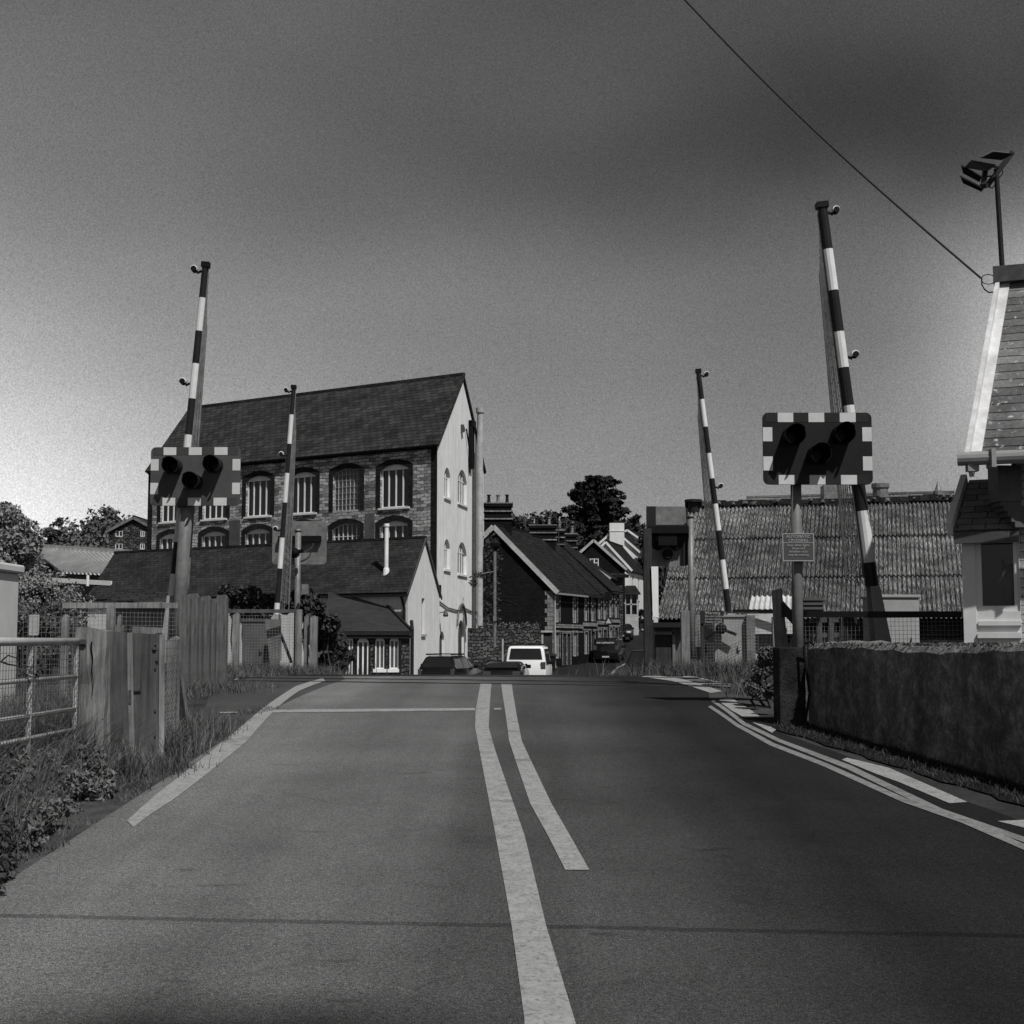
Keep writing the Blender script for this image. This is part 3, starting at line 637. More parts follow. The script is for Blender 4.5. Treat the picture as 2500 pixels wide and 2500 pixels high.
# ---- terrace ----
V2 = Vector((.34, .94, 0)).normalized(); TC = Vector((2.77, 97, 0)); TW = Vector((-7.9, -.15, 0))
def chimney(root, c, w, d, z0, z1, pots, mat='brick_terrace', bands=True, name='chimney'):
    b = MB(); b.box(c[0]-w/2, c[0]+w/2, c[1]-d/2, c[1]+d/2, z0, z1-.25); b.box(c[0]-w/2-.08, c[0]+w/2+.08, c[1]-d/2-.08, c[1]+d/2+.08, z1-.25, z1)
    o = b.build(name, M[mat], root)
    if bands:
        k = MB()
        for zz in (z1-.06, z1-.62, z1-1.15):
            k.box(c[0]-w/2-.1, c[0]+w/2+.1, c[1]-d/2-.1, c[1]+d/2+.1, zz, zz+.09)
        k.build('chimney_band', M['stone_pale'], o)
    for i in range(pots):
        p = MB(); x = c[0]-w/2+w*(i+.5)/pots; p.lathe([(.13, z1), (.15, z1+.08), (.11, z1+.2), (.1, z1+.5), (.14, z1+.55), (.13, z1+.62)], 10, (x, c[1], 0)); p.build('chimney_pot', M['stone_pale' if i % 2 else 'brick_dark'], o)
    return o
segs = [(0, 6.8, 5.2, 9.4, 'end'), (6.8, 10.4, 5.25, 9.2, 'mid'), (10.4, 13.4, 5.4, 9.2, 'mid'), (13.4, 16.6, 5.7, 9.3, 'mid')]
tl_ = ['brick end terrace house with pale bargeboards and its blank dark gable facing the crossing', 'narrow terrace house next to the end house with rendered window surrounds',
       'third terrace house down the row with a plain dark slate roof', 'fourth terrace house where the street starts to climb']
for i, (w0, w1, ze, zr, kind) in enumerate(segs):
    P = TC + V2*w0; L_ = w1-w0; zg = gz(P.y)-1.2
    h = thing('terrace_house', (P.x, P.y, gz(P.y)), tl_[i], 'house', 'row of terrace houses down the street')
    cen = P + V2*L_/2 + TW/2; FR = frame_out(P, V2, cen); base = gz(P.y+L_/2)
    ops = []
    if i == 0:
        for s_ in (.95, 5.0): ops += [(s_, base+3.0, .9, 1.75, 0)]
        ops += [(.95, base+.55, .9, 1.75, 0), (5.0, base+.65, .9, 1.65, 0), (2.55, base+.05, .8, 2.2, 0), (3.45, base+.05, .8, 2.2, 0)]
    else:
        for s_ in (L_*.25, L_*.72): ops += [(s_, base+3.0, .75, 1.75, 0)]
        ops += [(L_*.25, base+.6, .75, 1.6, 0), (L_*.72, base+.05, .8, 2.2, 0)]
    gops = [(6.35, ze-1.6, .75, .85, 0), (7.4, base+.9, .8, 3.0, 0)] if i == 0 else []
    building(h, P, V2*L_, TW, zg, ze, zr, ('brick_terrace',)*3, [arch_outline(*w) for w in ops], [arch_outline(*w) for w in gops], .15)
    for w in ops:
        dr = w[3] > 2.1
        window(FR, h, w[0], w[1], w[2], w[3], 0, 1 if dr else 2, () if dr else (.5,), .07, .13, mat='galv_dark' if dr else 'grey_white', name='door' if dr else 'window')
        surround(FR, h, w[0], w[1], w[2], w[3], 0, .16, 'stone_pale')
    bd = MB(FR); bd.box(0, L_, .0, .05, base+2.62, base+2.88); bd.box(0, L_, 0, .04, base+2.32+.0, base+2.42); bd.build('string_course', M['stone_pale'], h)
    roof2(h, P, V2*L_, TW, ze, zr, M['slate_terrace'], .35, .12 if i else .22, .1, 'slate_terrace', .08, .1)
    gu = MB(FR); gu.box(-.1, L_, .34, .46, ze-.42, ze-.3); gu.build('gutter', M['gutter'] if i == 0 else M['pipe_dark'], h)
    if i == 0:
        FG = frame_out(P, TW, cen)
        for w in gops: window(FG, h, *w, 2, (.5,), .06, .13, mat='galv_dark')
        bb = MB(); mdl = P + TW/2; f_ = -V2*.26; tw = TW.normalized()
        for e_, sgn in ((P, 1), (P+TW, -1)):
            a_ = Vector((e_.x, e_.y, ze-.30)) - tw*sgn*.4 + f_; b_ = Vector((mdl.x, mdl.y, zr-.02)) + f_
            bb.bar(a_, b_, .05, .32, (0,0,1))
        bb.build('bargeboard', M['bargeboard_grey'], h)
        qn = MB(FG)
        for k in range(18): qn.box(0, .55 if k % 2 else .38, 0, .025, zg+1+k*.3, zg+1+k*.3+.29)
        qn.build('quoins', M['stone_pale'], h)
        qf = MB(FR); qf.box(0, .3, 0, .025, zg, ze-.1); qf.build('quoins', M['stone_pale'], h)
        dpn = MB(FR); dpn.tube([(.12, .1, zg), (.12, .1, ze-.5), (.12, .38, ze-.35)], .05, 8); dpn.build('downpipe', M['grey_white'], h)
        ba = MB(FG); A = ze-.55
        for c_ in (2.9+.4, 5.6): 
            oo = arch_outline(c_+.2, 0, 2.1, A-.2, .35, 8)[2:]; ii = arch_outline(c_+.2, 0, 1.95, A-.28, .32, 8)[2:]
            n_ = len(oo); ba.add([(x, .03, z) for x, z in ii]+[(x, .03, z) for x, z in oo]+[(x, 0, z) for x, z in oo], [f for k in range(n_-1) for f in ((k, k+1, k+1+n_, k+n_), (k+n_, k+1+n_, k+1+2*n_, k+2*n_))])
            for k in range(12): ba.box(c_-.8+k*.18, c_-.72+k*.18, 0, .03, A-.1, A+.02)
        for k in range(14): ba.box(4.55, 4.85, 0, .025, base+.6+k*.2, base+.66+k*.2)
        ba.build('blind_arches', M['brick_dark'], h)
    q_ = P + V2*(L_-.2 if i else .9) + TW*.5
    if i == 0: chimney(h, (q_.x-1.1+1.0, q_.y+1.2, 0), 1.9, 1.0, zr-1.2, zr+1.75, 3)
    else: chimney(h, (q_.x, q_.y, 0), 1.9 if i == 1 else 1.3, .7, zr-1.0, zr+1.2-.15*i, 2)
    ao = MB(FR)
    if i == 2:
        ao.tube([(.1, -3.0, zr-.6), (.1, -3.0, zr+1.5)], .03, 6); ao.tube([(-.9, -3.0, zr+.95), (1.1, -3.0, zr+.95)], .02, 5)
        for k in range(5): ao.tube([(-.6+k*.35, -3.3, zr+.95), (-.6+k*.35, -2.7, zr+.95)], .015, 5)
        ao.build('aerial', M['galv_dark'], h)
# generic pitched house from a front right corner
def simple_house(P, a, b, z0, ze, zr, label, wm, rm, wins=(), gwins=(), chim=None, gbar=.08, name='house', barge=None, group=None):
    h = thing(name, (P[0], P[1], gz(P[1])), label, 'house', group); P = Vector((P[0], P[1], 0)); a = Vector(a); b = Vector(b)
    cen = P + a/2 + b/2; A = frame_out(P, a, cen); B = frame_out(P, b, cen)
    building(h, P, a, b, z0, ze, zr, (wm[0], wm[1], wm[1]), [arch_outline(*w[:5]) for w in wins], [arch_outline(*w[:5]) for w in gwins], .15)
    for w in wins: window(A, h, *w[:5], 2, (.5,), .08, .13, mat='grey_white', sill=.12)
    for w in gwins: window(B, h, *w[:5], 2, (.5,) if gbar > .06 else (), gbar, .08, mat='white', sill=.12 if gbar > .06 else None)
    roof2(h, P, a, b, ze, zr, M[rm], .3, .2, .1, rm, .08, .1)
    if barge:
        bb = MB(); mdl = P+b/2; f_ = -a.normalized()*.24
        for e_ in (P, P+b):
            bb.bar(Vector((e_.x, e_.y, ze-.2)) + (e_-mdl).normalized()*.3 + f_, Vector((mdl.x, mdl.y, zr-.05)) + f_, .05, .22)
        bb.build('bargeboard', M[barge], h)
    for c in (chim or ()): chimney(h, *c)
    return h
# dark gable fronted house at the foot of the hill
pA = at(1522, 1383, 128); pB = at(1378, 1383, 128)
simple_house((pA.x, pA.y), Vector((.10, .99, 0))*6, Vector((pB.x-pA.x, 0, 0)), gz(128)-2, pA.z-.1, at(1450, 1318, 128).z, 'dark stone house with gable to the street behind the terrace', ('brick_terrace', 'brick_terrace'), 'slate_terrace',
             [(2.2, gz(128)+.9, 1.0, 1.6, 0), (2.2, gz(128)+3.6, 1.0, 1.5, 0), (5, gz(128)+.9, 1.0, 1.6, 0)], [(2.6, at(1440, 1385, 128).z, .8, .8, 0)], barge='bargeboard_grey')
# stone fronted house with the pale strip, where the road bends
pA = at(1520, 1398, 121); pB = at(1483, 1398, 121)
h_ = thing('stone_house', (pA.x, pA.y, gz(121)), 'rough stone walled house end at the street bend with pale rendered strip', 'house')
b_ = MB(); b_.box(pB.x, pA.x, 121, 126, gz(121)-1, at(1500, 1402, 121).z); b_.build('wall', M['stone_wall'], h_)
b_ = MB(); b_.box(pB.x-.02, pB.x+.35, 120.95, 121, gz(121)-1, at(1500, 1420, 121).z); b_.build('rendered_strip', M['render_far'], h_)
b_ = MB(); b_.slab([(pB.x-.5, 120.6, at(1500, 1404, 121).z), (pA.x+.5, 120.6, at(1500, 1404, 121).z), (pA.x+.5, 126.3, at(1500, 1392, 121).z), (pB.x-.5, 126.3, at(1500, 1392, 121).z)], .25); b_.build('roof', M['slate_terrace'], h_)
b_ = MB(); mb_ = at(1502, 1497, 120.9); b_.box(mb_.x-.25, mb_.x+.25, 120.85, 121, mb_.z-.25, mb_.z+.3); b_.build('meter_box', M['grey_white'], h_)
# two roofs with white fascia stepping down behind the row
for k, (x0, y0, x1, y1, D, lb) in enumerate(((1393, 1345, 1490, 1412, 117, 'dark low roof edged by a long white fascia beyond the terrace'), (1425, 1382, 1478, 1420, 114.5, 'small outhouse roof with short white fascia tucked below the longer one'))):
    r_ = at(x0, y0, D); e_ = at(x1, y1, D); h_ = thing('outhouse', (e_.x, D, gz(D)), lb, 'outhouse')
    b_ = MB(); b_.slab([(r_.x, D-.3, r_.z), (e_.x, D-.3, e_.z), (e_.x+.9, D+3, e_.z), (r_.x+.9, D+3, r_.z)], .12); b_.build('roof', M['slate_terrace'], h_)
    b_ = MB(); b_.prism([(r_.x+.1, r_.z-.1), (e_.x-.2, e_.z-.1), (e_.x-.2, gz(D)-1), (r_.x+.1, gz(D)-1)], D, D+2.8); b_.build('wall', M['brick_terrace'], h_)
    b_ = MB(); b_.bar((r_.x, D-.34, r_.z-.05), (e_.x, D-.34, e_.z-.05), .05, .2); b_.build('fascia', M['grey_white'], h_)
# white houses up the hill
a3 = Vector((.26, .966, 0)); pa = at(1537, 1389, 141); zg = gz(142)
simple_house((pa.x, 141), a3*8.5, Vector((-4.6, .1, 0)), zg-2, pa.z, at(1490, 1322, 141).z, 'lower white rendered house on the hill with slate roof and sash windows', ('render_far', 'render_far'), 'slate_terrace',
             [(1.9, pa.z-2.05, .8, 1.5, 0), (5.2, pa.z-2.05, .8, 1.5, 0), (1.9, pa.z-4.6, .9, 1.6, 0), (5.2, pa.z-4.6, .9, 1.6, 0)], barge='render_far')
pb = at(1577, 1362, 153); zg2 = gz(155)
hh = simple_house((pb.x, 153), a3*9, Vector((-6.6, .2, 0)), zg2-2, pb.z, at(1505, 1293, 153).z, 'taller white house with big plain gable higher up behind the first white one', ('render_far', 'render_far'), 'slate_terrace',
             [(1.6, pb.z-2.2, .9, 1.6, 0), (4.2, pb.z-2.2, .9, 1.6, 0)], barge='render_far')
pd = at(1604, 1345, 166)
simple_house((pd.x, 166), a3*8, Vector((-6.8, .2, 0)), gz(168)-2, pd.z, at(1545, 1293, 166).z, 'third white edged roof at the top of the street', ('render_far', 'render_far'), 'slate_terrace', barge='render_far')
c1 = at(1506, 1277, 152.6); k_ = MB(); k_.box(c1.x-.78, c1.x+.78, 152.5, 153.6, c1.z-4.2, c1.z); k_.box(c1.x-.84, c1.x+.84, 152.45, 153.65, c1.z-.9, c1.z-.8); k_.build('chimney', M['render_far'], hh)
# bay window front beside the white houses
bw = at(1538, 1490, 140); h_ = thing('bay_window_house', (bw.x, 140, gz(140)), 'house front with slate roofed bay window and white sashes on the hill', 'house')
b_ = MB(); b_.box(bw.x-.9, bw.x+.6, 140, 145, gz(140)-1, at(1538, 1446, 140).z); b_.build('wall', M['brick_terrace'], h_)
b_ = MB(); z1, z0_ = at(1538, 1452, 140).z, at(1538, 1500, 140).z; b_.box(bw.x-.6, bw.x+.75, 139.2, 140, gz(140)-.5, z0_); b_.box(bw.x-.6, bw.x-.45, 139.2, 140, z0_, z1); b_.box(bw.x+.6, bw.x+.75, 139.2, 140, z0_, z1); b_.box(bw.x-.03, bw.x+.12, 139.2, 139.4, z0_, z1); b_.box(bw.x-.45, bw.x+.6, 139.2, 139.3, (z0_+z1)/2-.05, (z0_+z1)/2+.06); b_.build('bay_window', M['grey_white'], h_)
b_ = MB(); b_.box(bw.x-.5, bw.x+.65, 139.5, 139.6, z0_, z1); b_.build('pane', M['glass'], h_)
b_ = MB(); b_.add([(bw.x-.85, 138.9, z1), (bw.x+1.0, 138.9, z1), (bw.x+1.0, 140, z1), (bw.x-.85, 140, z1), (bw.x-.4, 140, z1+.9), (bw.x+.55, 140, z1+.9)], [(0,1,5,4), (0,4,3), (1,2,5), (0,3,2,1), (2,3,4,5)]); b_.build('bay_roof', M['slate_terrace'], h_)
# long roof line behind, closing the view
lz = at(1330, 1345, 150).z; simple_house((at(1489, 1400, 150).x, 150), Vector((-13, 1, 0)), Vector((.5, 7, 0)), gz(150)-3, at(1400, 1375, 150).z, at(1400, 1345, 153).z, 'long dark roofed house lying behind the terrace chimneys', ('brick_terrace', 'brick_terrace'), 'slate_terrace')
# ---- rubble garden wall in front of the terrace gable ----
w0 = at(1184, 1538, 88); w1 = at(1321, 1546, 88)
gw = MB(); gw.box(w0.x-2, w1.x, 88, 88.45, gz(88)-1, w0.z); gw.box(w0.x-2, w1.x-.1, 88.05, 88.4, w0.z, w0.z+.12)
tag(gw.build('rubble_wall', M['stone_wall']), 'rough rubble garden wall below the dark terrace gable', 'wall')
pl = thing('planting', (w0.x+1.5, 89, gz(89)), None, None) if False else None
lw = MB(); lw.box(at(1180,1580,78).x, at(1232,1580,78).x, 78, 78.35, gz(78)-1, at(1200, 1580, 78).z); tag(lw.build('boundary_wall', M['stone_wall']), 'low grey boundary wall between the mill and the white van', 'wall')
# timber gateway next to the corner
gwy = thing('garden_gateway', (at(1336,1600,93).x, 93, gz(93)), 'dark garden gateway with pale frame at the terrace corner', 'gateway')
xa, xb = at(1322, 1600, 93).x, at(1349, 1600, 93).x; zt_ = at(1322, 1544, 93).z
b_ = MB(); b_.box(xa, xa+.12, 93, 93.15, gz(93)-.5, zt_); b_.box(xa-.05, xb, 92.9, 93.25, zt_, zt_+.12); b_.build('frame', M['grey_white'], gwy)
b_ = MB(); b_.box(xa+.12, xb, 93.05, 93.12, gz(93)-.5, zt_); b_.build('gate', M['wood_dark'], gwy)
# ---- warehouse with corrugated lichened roof ----
wy = math.radians(15); E = Vector((math.cos(wy), -math.sin(wy), 0)); Pn = Vector((math.sin(wy), math.cos(wy), 0))
eL = at(1603, 1516, 46.5); run = 7.0; rise = at(1672, 1236, 46.5+run*math.cos(wy)).z - eL.z; LEN = 20.0
wh_ = thing('warehouse', (eL.x, eL.y, gz(46)), 'large shed with steep corrugated roof blotched with lichen and moss behind the right barriers', 'warehouse')
vs = []; fs = []; pitch = .146; steps = int(LEN/pitch*8); nrm = (Pn*(-rise)+Vector((0,0,run))).normalized()
tiers = [0, .34, .68, 1.0]
mb = MB()
for ti in range(3):
    t0, t1 = tiers[ti]-(.015 if ti else 0), tiers[ti+1]; off = .02*ti
    A = eL + (Pn*run+Vector((0,0,rise)))*t0; B = eL + (Pn*run+Vector((0,0,rise)))*t1; vs = []; fs = []
    for i in range(steps+1):
        s = i*pitch/8; h = .036*math.cos(2*math.pi*s/pitch)
        vs += [A + E*s + nrm*(h+.05-off*0+.03*(1 if t0 else 1)), B + E*s + nrm*(h+.02)]
    for i in range(steps): fs.append((2*i, 2*i+2, 2*i+3, 2*i+1))
    mb.add(vs, fs)
A = eL + Pn*run + Vector((0,0,rise)); 
mb.add([A+Vector((0,0,-.02)), A+E*LEN+Vector((0,0,-.02)), A+E*LEN+Pn*run-Vector((0,0,rise)), A+Pn*run-Vector((0,0,rise))], [(0,1,2,3)])
mb.build('roof', M['sheet'], wh_)
rc = MB()
for i in range(40):
    j = random.uniform(-.03, .05); rc.bar(A+E*(i*.5)+Vector((0,0,.04+j)), A+E*(i*.5+.5)+Vector((0,0,.04+j)), .5, .22)
rc.build('ridge_cap', M['slate_low'], wh_)
rt = MB()
for i in range(260):
    s = random.random()*LEN; p = A+E*s+Vector((0,0,.1))+Pn*random.uniform(-.3,.1)-Vector((0,0,random.uniform(0,.12))); r = random.uniform(.03,.12)
    rt.add([p+Vector((-r,0,-r*.5)), p+Vector((r,0,-r*.4)), p+Vector((r*.7,0,r)), p+Vector((-r*.6,0,r*.8)), p+Vector((0,-r,0))], [(0,1,4),(1,2,4),(2,3,4),(3,0,4),(0,3,2,1)])
rt.build('ridge_moss', M['leaf_mid'], wh_)['kind'] = 'stuff'
ww = MB()
ww.add([eL+Pn*.3-Vector((0,0,6)), eL+E*LEN+Pn*.3-Vector((0,0,6)), eL+E*LEN+Pn*.3+Vector((0,0,.1)), eL+Pn*.3+Vector((0,0,.1))], [(0,1,2,3)])
for s in (.15, LEN-.15):
    o = eL+E*s; ww.add([o+Pn*.3-Vector((0,0,6)), o+Pn*(2*run-.3)-Vector((0,0,6)), o+Pn*(2*run-.3)+Vector((0,0,.05)), o+Pn*run+Vector((0,0,rise-.1)), o+Pn*.3+Vector((0,0,.05))], [(0,1,2,3,4)])
ww.build('wall', M['brick_dark'], wh_)
vt = MB(); tA = at(1693, 1228, 52.8); vt.tube([(tA.x, tA.y, tA.z-.35), (tA.x, tA.y, tA.z+.05)], .2, 10); vt.tube([(tA.x, tA.y, tA.z+.02), (tA.x, tA.y, tA.z+.12)], .33, 10); vt.build('roof_vent', M['pipe_dark'], wh_)
# pale corrugated lean-to
pl = at(1829, 1488, 39.0); pr = at(1940, 1488, 38.6); hgt = at(1845, 1455, 41).z
ln = thing('lean_to_shed', (pl.x, pl.y, gz(39)), 'small lean-to with bright new corrugated roof against the warehouse', 'shed')
mb = MB(); vs = []; fs = []; n = int((pr.x-pl.x)/pitch*6); d_ = Vector((pr.x-pl.x, pr.y-pl.y, 0)).normalized()
for i in range(n+1):
    s = i*pitch/6; h = .025*math.cos(2*math.pi*s/pitch); a = pl+d_*s; b2 = a+Vector((.45, 2.2, hgt-pl.z)); vs += [a+Vector((0,-h*.3,h)), b2+Vector((0,-h*.3,h))]
for i in range(n): fs.append((2*i, 2*i+2, 2*i+3, 2*i+1))
mb.add(vs, fs); mb.build('roof', M['sheet_pale'], ln)
mb = MB(); mb.box(pl.x, pr.x, 38.9, 39.0, gz(39)-.5, pl.z-.75); mb.build('wall', M['black'], ln)
mb = MB(); mb.box(pl.x-.1, pr.x, 38.75, 38.86, pl.z-.66, pl.z-.12); mb.box(pl.x-.1, pr.x, 38.7, 38.88, pl.z-1.35, pl.z-1.2); mb.build('fascia', M['sheet_pale'], ln)
mb = MB(); mb.bar((pl.x-.5, 38.7, pl.z-.06), (pr.x, 38.4, pl.z-.06), .08, .1); mb.build('gutter', M['black'], ln)
# little flat roofed shed left of the warehouse
sx0, sx1 = at(1594, 1600, 41).x, at(1665, 1600, 41).x; szt = at(1600, 1520, 41).z
sh = thing('small_shed', (sx0, 41, gz(41)), 'small dark shed with flat black roof and pale door post below the corrugated roof', 'shed')
mb = MB(); mb.box(sx0-.1, sx1+.1, 40.6, 44, szt-.14, szt); mb.build('roof', M['pipe_dark'], sh)
mb = MB(); mb.box(sx0+.05, sx1, 41, 44, gz(41)-.5, szt-.14); mb.build('wall', M['cabinet_dark'], sh)
mb = MB(); mb.box(sx0+.08, sx0+.55, 40.95, 41, gz(41)-.5, szt-.35); mb.build('door', M['wood_dark'], sh)
mb = MB(); mb.box(sx0+.55, sx0+.63, 40.9, 41, gz(41)-.5, szt-.2); mb.box(sx0+.05, sx0+.6, 40.9, 41, szt-.34, szt-.26); mb.build('door_frame', M['galv'], sh)
# house with chimneys showing over the warehouse ridge
hx = at(2130, 1215, 66); h_ = simple_house((at(2330,1300,64).x, 64), Vector((-9, 2.4, 0)), Vector((1.7, 6.5, 0)), gz(64)-1, hx.z-2.6, at(2150, 1211, 68).z, 'pale roofed house whose chimneys rise over the warehouse ridge', ('brick_terrace', 'brick_terrace'), 'slate_signal')
for cx, cy0, w_, lb in ((2033, 1186, .5, 'brick_pale'), (2149, 1181, .36, 'stone_pale')):
    p = at(cx, cy0, 67); k_ = MB(); k_.box(p.x-w_, p.x+w_, 66.6, 67.4, p.z-2.2, p.z); k_.build('chimney', M['galv'], h_) if w_ > .4 else None
    if w_ < .4:
        k_ = MB(); k_.lathe([(.38, p.z-1.2), (.36, p.z-.25), (.42, p.z-.2), (.42, p.z), (.3, p.z)], 14, (p.x, 67, 0)); k_.build('chimney_pot', M['galv'], h_)
p = at(2290, 1180, 64); k_ = MB(); k_.lathe([(.22, p.z-.9), (.22, p.z-.35), (.16, p.z-.3), (.05, p.z), (.01, p.z+.1)], 10, (p.x, 64, 0)); k_.build('finial', M['galv'], h_)
# ---- signal box at the right edge ----
sy = math.radians(21); Es = Vector((math.cos(sy), -math.sin(sy), 0)); Ps = Vector((math.sin(sy), math.cos(sy), 0)); UPV = Vector((0,0,1))
gl = at(2397, 1108, 15.6)                      # foot of the verge at the eaves
rg = at(2467, 688, 17.6)                        # top of the verge at the ridge
sb = thing('signal_box', (gl.x, gl.y, gz(16)), 'crossing keeper signal box with slate roof and broad white bargeboard at the right edge', 'signal box')
slope = Vector((rg.x-gl.x, rg.y-gl.y, rg.z-gl.z)); LS = 6.0
mb = MB(); mb.slab([gl, gl+Es*LS, gl+Es*LS+slope, gl+slope], .08); back = gl+slope+Vector((slope.x, slope.y, -slope.z)); mb.slab([gl+slope, gl+slope+Es*LS, back+Es*LS, back], .08)
mb.build('roof', M['slate_signal'], sb)
mb = MB(); r0 = gl+slope; mb.bar(r0-Es*.20+UPV*.08, r0+Es*LS+UPV*.08, .3, .2); mb.build('ridge_tiles', M['galv_dark'], sb)
mb = MB(); o = -Es*.04; nn = Es.cross(slope).normalized()
mb.slab([gl-Es*.135+UPV*.03, gl+UPV*.03, gl+slope+UPV*.03, gl+slope-Es*.135+UPV*.03], .06); mb.bar(gl-Es*.135-UPV*.12, gl+slope-Es*.135-UPV*.12, .05, .34); mb.bar(back-Es*.135-UPV*.12, gl+slope-Es*.135-UPV*.12, .05, .34); mb.build('bargeboard', M['bargeboard'], sb)
mb = MB(); g0 = gl-Es*.25-Ps*.1-UPV*.06; g1 = gl+Es*LS-Ps*.1-UPV*.06
for k in range(9):
    t = math.pi*k/8
mb.tube([g0, g1], .075, 12); mb.box(0,0,0,0,0,0) if False else None
mb.build('gutter', M['gutter'], sb)
mb = MB(); 
for s_ in (.10, .98): mb.bar(gl+Es*s_-Ps*.1+UPV*.03, gl+Es*s_-Ps*.1-UPV*.17, .05, .19)
mb.bar(gl-Es*.1-Ps*.08-UPV*.2, gl-Es*.1-Ps*.08-UPV*.1, .12, .1)
mb.build('gutter_bracket', M['gutter'], sb)
wc = at(2482, 1150, 15.95); wcx = Vector((wc.x, wc.y, 0)); zE = gl.z-.1
mb = MB(); z0 = gz(16)-1; 
def wallbox(mb, p, q, z0, z1, t=.2):
    d = (q-p).normalized(); n = Vector((-d.y, d.x, 0))*t
    mb.add([(p.x,p.y,z0),(q.x,q.y,z0),(q.x+n.x,q.y+n.y,z0),(p.x+n.x,p.y+n.y,z0),(p.x,p.y,z1),(q.x,q.y,z1),(q.x+n.x,q.y+n.y,z1),(p.x+n.x,p.y+n.y,z1)], [(0,3,2,1),(4,5,6,7),(0,1,5,4),(1,2,6,5),(2,3,7,6),(3,0,4,7)])
wallbox(mb, wcx, wcx+Es*5, z0, zE); wallbox(mb, wcx+Ps*4.4, wcx, z0, zE, .2)
gpk = wcx+Ps*2.3; mb.add([(wcx.x,wcx.y,zE),(wcx.x+Ps.x*4.6,wcx.y+Ps.y*4.6,zE),(gpk.x,gpk.y,rg.z-.35),(wcx.x+Es.x*.2,wcx.y+Es.y*.2,zE),(wcx.x+Ps.x*4.6+Es.x*.2,wcx.y+Ps.y*4.6+Es.y*.2,zE),(gpk.x+Es.x*.2,gpk.y+Es.y*.2,rg.z-.35)], [(0,1,2),(3,5,4),(0,2,5,3),(1,4,5,2)])
mb.build('wall', M['brick_pale'], sb)
# corbel under the eaves
mb = MB()
for k in range(5): mb.cbox(wcx - Es*(.12-.035*k) + UPV*(zE-.42-.06*k) - Ps*.02, .22, .3, .065)
mb.cbox(wcx - Es*.13 + UPV*(zE-.2) - Ps*.02, .26, .34, .4); mb.build('eaves_corbel', M['cabinet_dark'], sb)
# timber bay on the end wall
zb = at(2347, 1292, 16.1).z; kt = at(2366, 1172, 16.9)
k0 = at(2347, 1300, 16.22); k0 = Vector((k0.x, k0.y, 0)); kl = (wcx-k0).length; kd = (wcx-k0).normalized()
FK = wall_frame((k0.x, k0.y, 0), kd)
mb = MB(FK); wz0 = at(2400, 1492, 16.05).z; wz1 = at(2400, 1312, 16.05).z
ws = .145; wW = kl-.145-.008
holed_wall(mb, [(0, z0), (kl, z0), (kl, zb), (0, zb)], [[(ws, wz0), (ws+wW, wz0), (ws+wW, wz1), (ws, wz1)]], .07)
mb.box(-.0, .0, 0, 0, 0, 0) if False else None
mb.build('bay_front', M['kiosk'], sb)
mb = MB(FK); mb.box(0, .02, -1.5, 0, z0, zb); mb.build('bay_side', M['kiosk'], sb)
mb = MB(FK); mb.box(.16, kl, 0, .03, wz0-.16, wz0-.11); mb.box(.15, kl, 0, .045, wz0-.3, wz0-.24); mb.box(.17, .19, 0, .02, z0, wz0-.3); mb.box(0, .14, 0, .015, z0, zb-.05); mb.build('bay_trim', M['kiosk'], sb)
wf = MB(FK); ring(wf, arch_outline(ws+wW/2, wz0+.06, wW-.12, wz1-wz0-.12, 0), arch_outline(ws+wW/2, wz0, wW, wz1-wz0, 0), -.06, -.02); wo = wf.build('window', M['kiosk'], sb)
mb = MB(FK); mb.box(ws, ws+wW, -.08, -.05, wz0, wz1); mb.build('pane', M['glass'], wo)
mb = MB(FK); mb.box(ws+.28, ws+.30, -.048, -.04, wz0+.05, wz1-.25); mb.box(ws+.28, ws+.42, -.048, -.045, wz0+.05, wz1-.3); mb.build('blind', M['cabinet_dark'], wo)
# bay roof
mb = MB(); b0 = Vector((k0.x, k0.y, zb)) - kd*.06; n_k = Vector((FK[0][1], FK[1][1], 0)); b0 += n_k*.12; b1 = Vector((wcx.x, wcx.y, zb)) + n_k*.12 + kd*.02
t0 = Vector((kt.x, kt.y, kt.z)); t1 = t0 + kd*((wcx-k0).length*.80)
mb.slab([b0, b1, t1, t0], .07); mb.build('bay_roof', M['slate_bay'], sb)
mb = MB(); mb.bar(b0-kd*.05, t0-kd*.05, .07, .16); mb.build('bay_bargeboard', M['kiosk'], sb)
mb = MB(); mb.bar(b0-UPV*.1, b1-UPV*.1, .08, .12); mb.build('bay_fascia', M['cabinet_dark'], sb)
# ---- left background: metal shed and gabled house ----
rA = at(60, 1333, 106); rB = at(372, 1354, 96); eA = at(150, 1400, 96); eB = at(430, 1412, 87)
ms = thing('metal_shed', (eA.x, eA.y, gz(96)), 'long low shed with pale ribbed metal roof in front of the far left trees', 'shed')
mb = MB(); n = 27; vs = []; fs = []
for i in range(n*4+1):
    t = i/(n*4); h = .16 if i % 4 == 0 else 0; vs += [rA.lerp(rB, t)+UPV*h, eA.lerp(eB, t)+UPV*h]
for i in range(n*4): fs.append((2*i, 2*i+2, 2*i+3, 2*i+1))
mb.add(vs, fs); mb.build('roof', M['sheet_pale'], ms)
mb = MB(); mb.bar(rA+UPV*.1, rB+UPV*.1, .4, .25); mb.build('ridge_cap', M['grey_white'], ms)
wA, wB = eA+Vector((.4,.6,0)), eB+Vector((.4,.6,0)); mb = MB(); mb.add([(wA.x,wA.y,gz(96)-2),(wB.x,wB.y,gz(90)-2),(wB.x,wB.y,wB.z-.02),(wA.x,wA.y,wA.z-.02)], [(0,1,2,3)]); mb.build('wall', M['cabinet_dark'], ms)
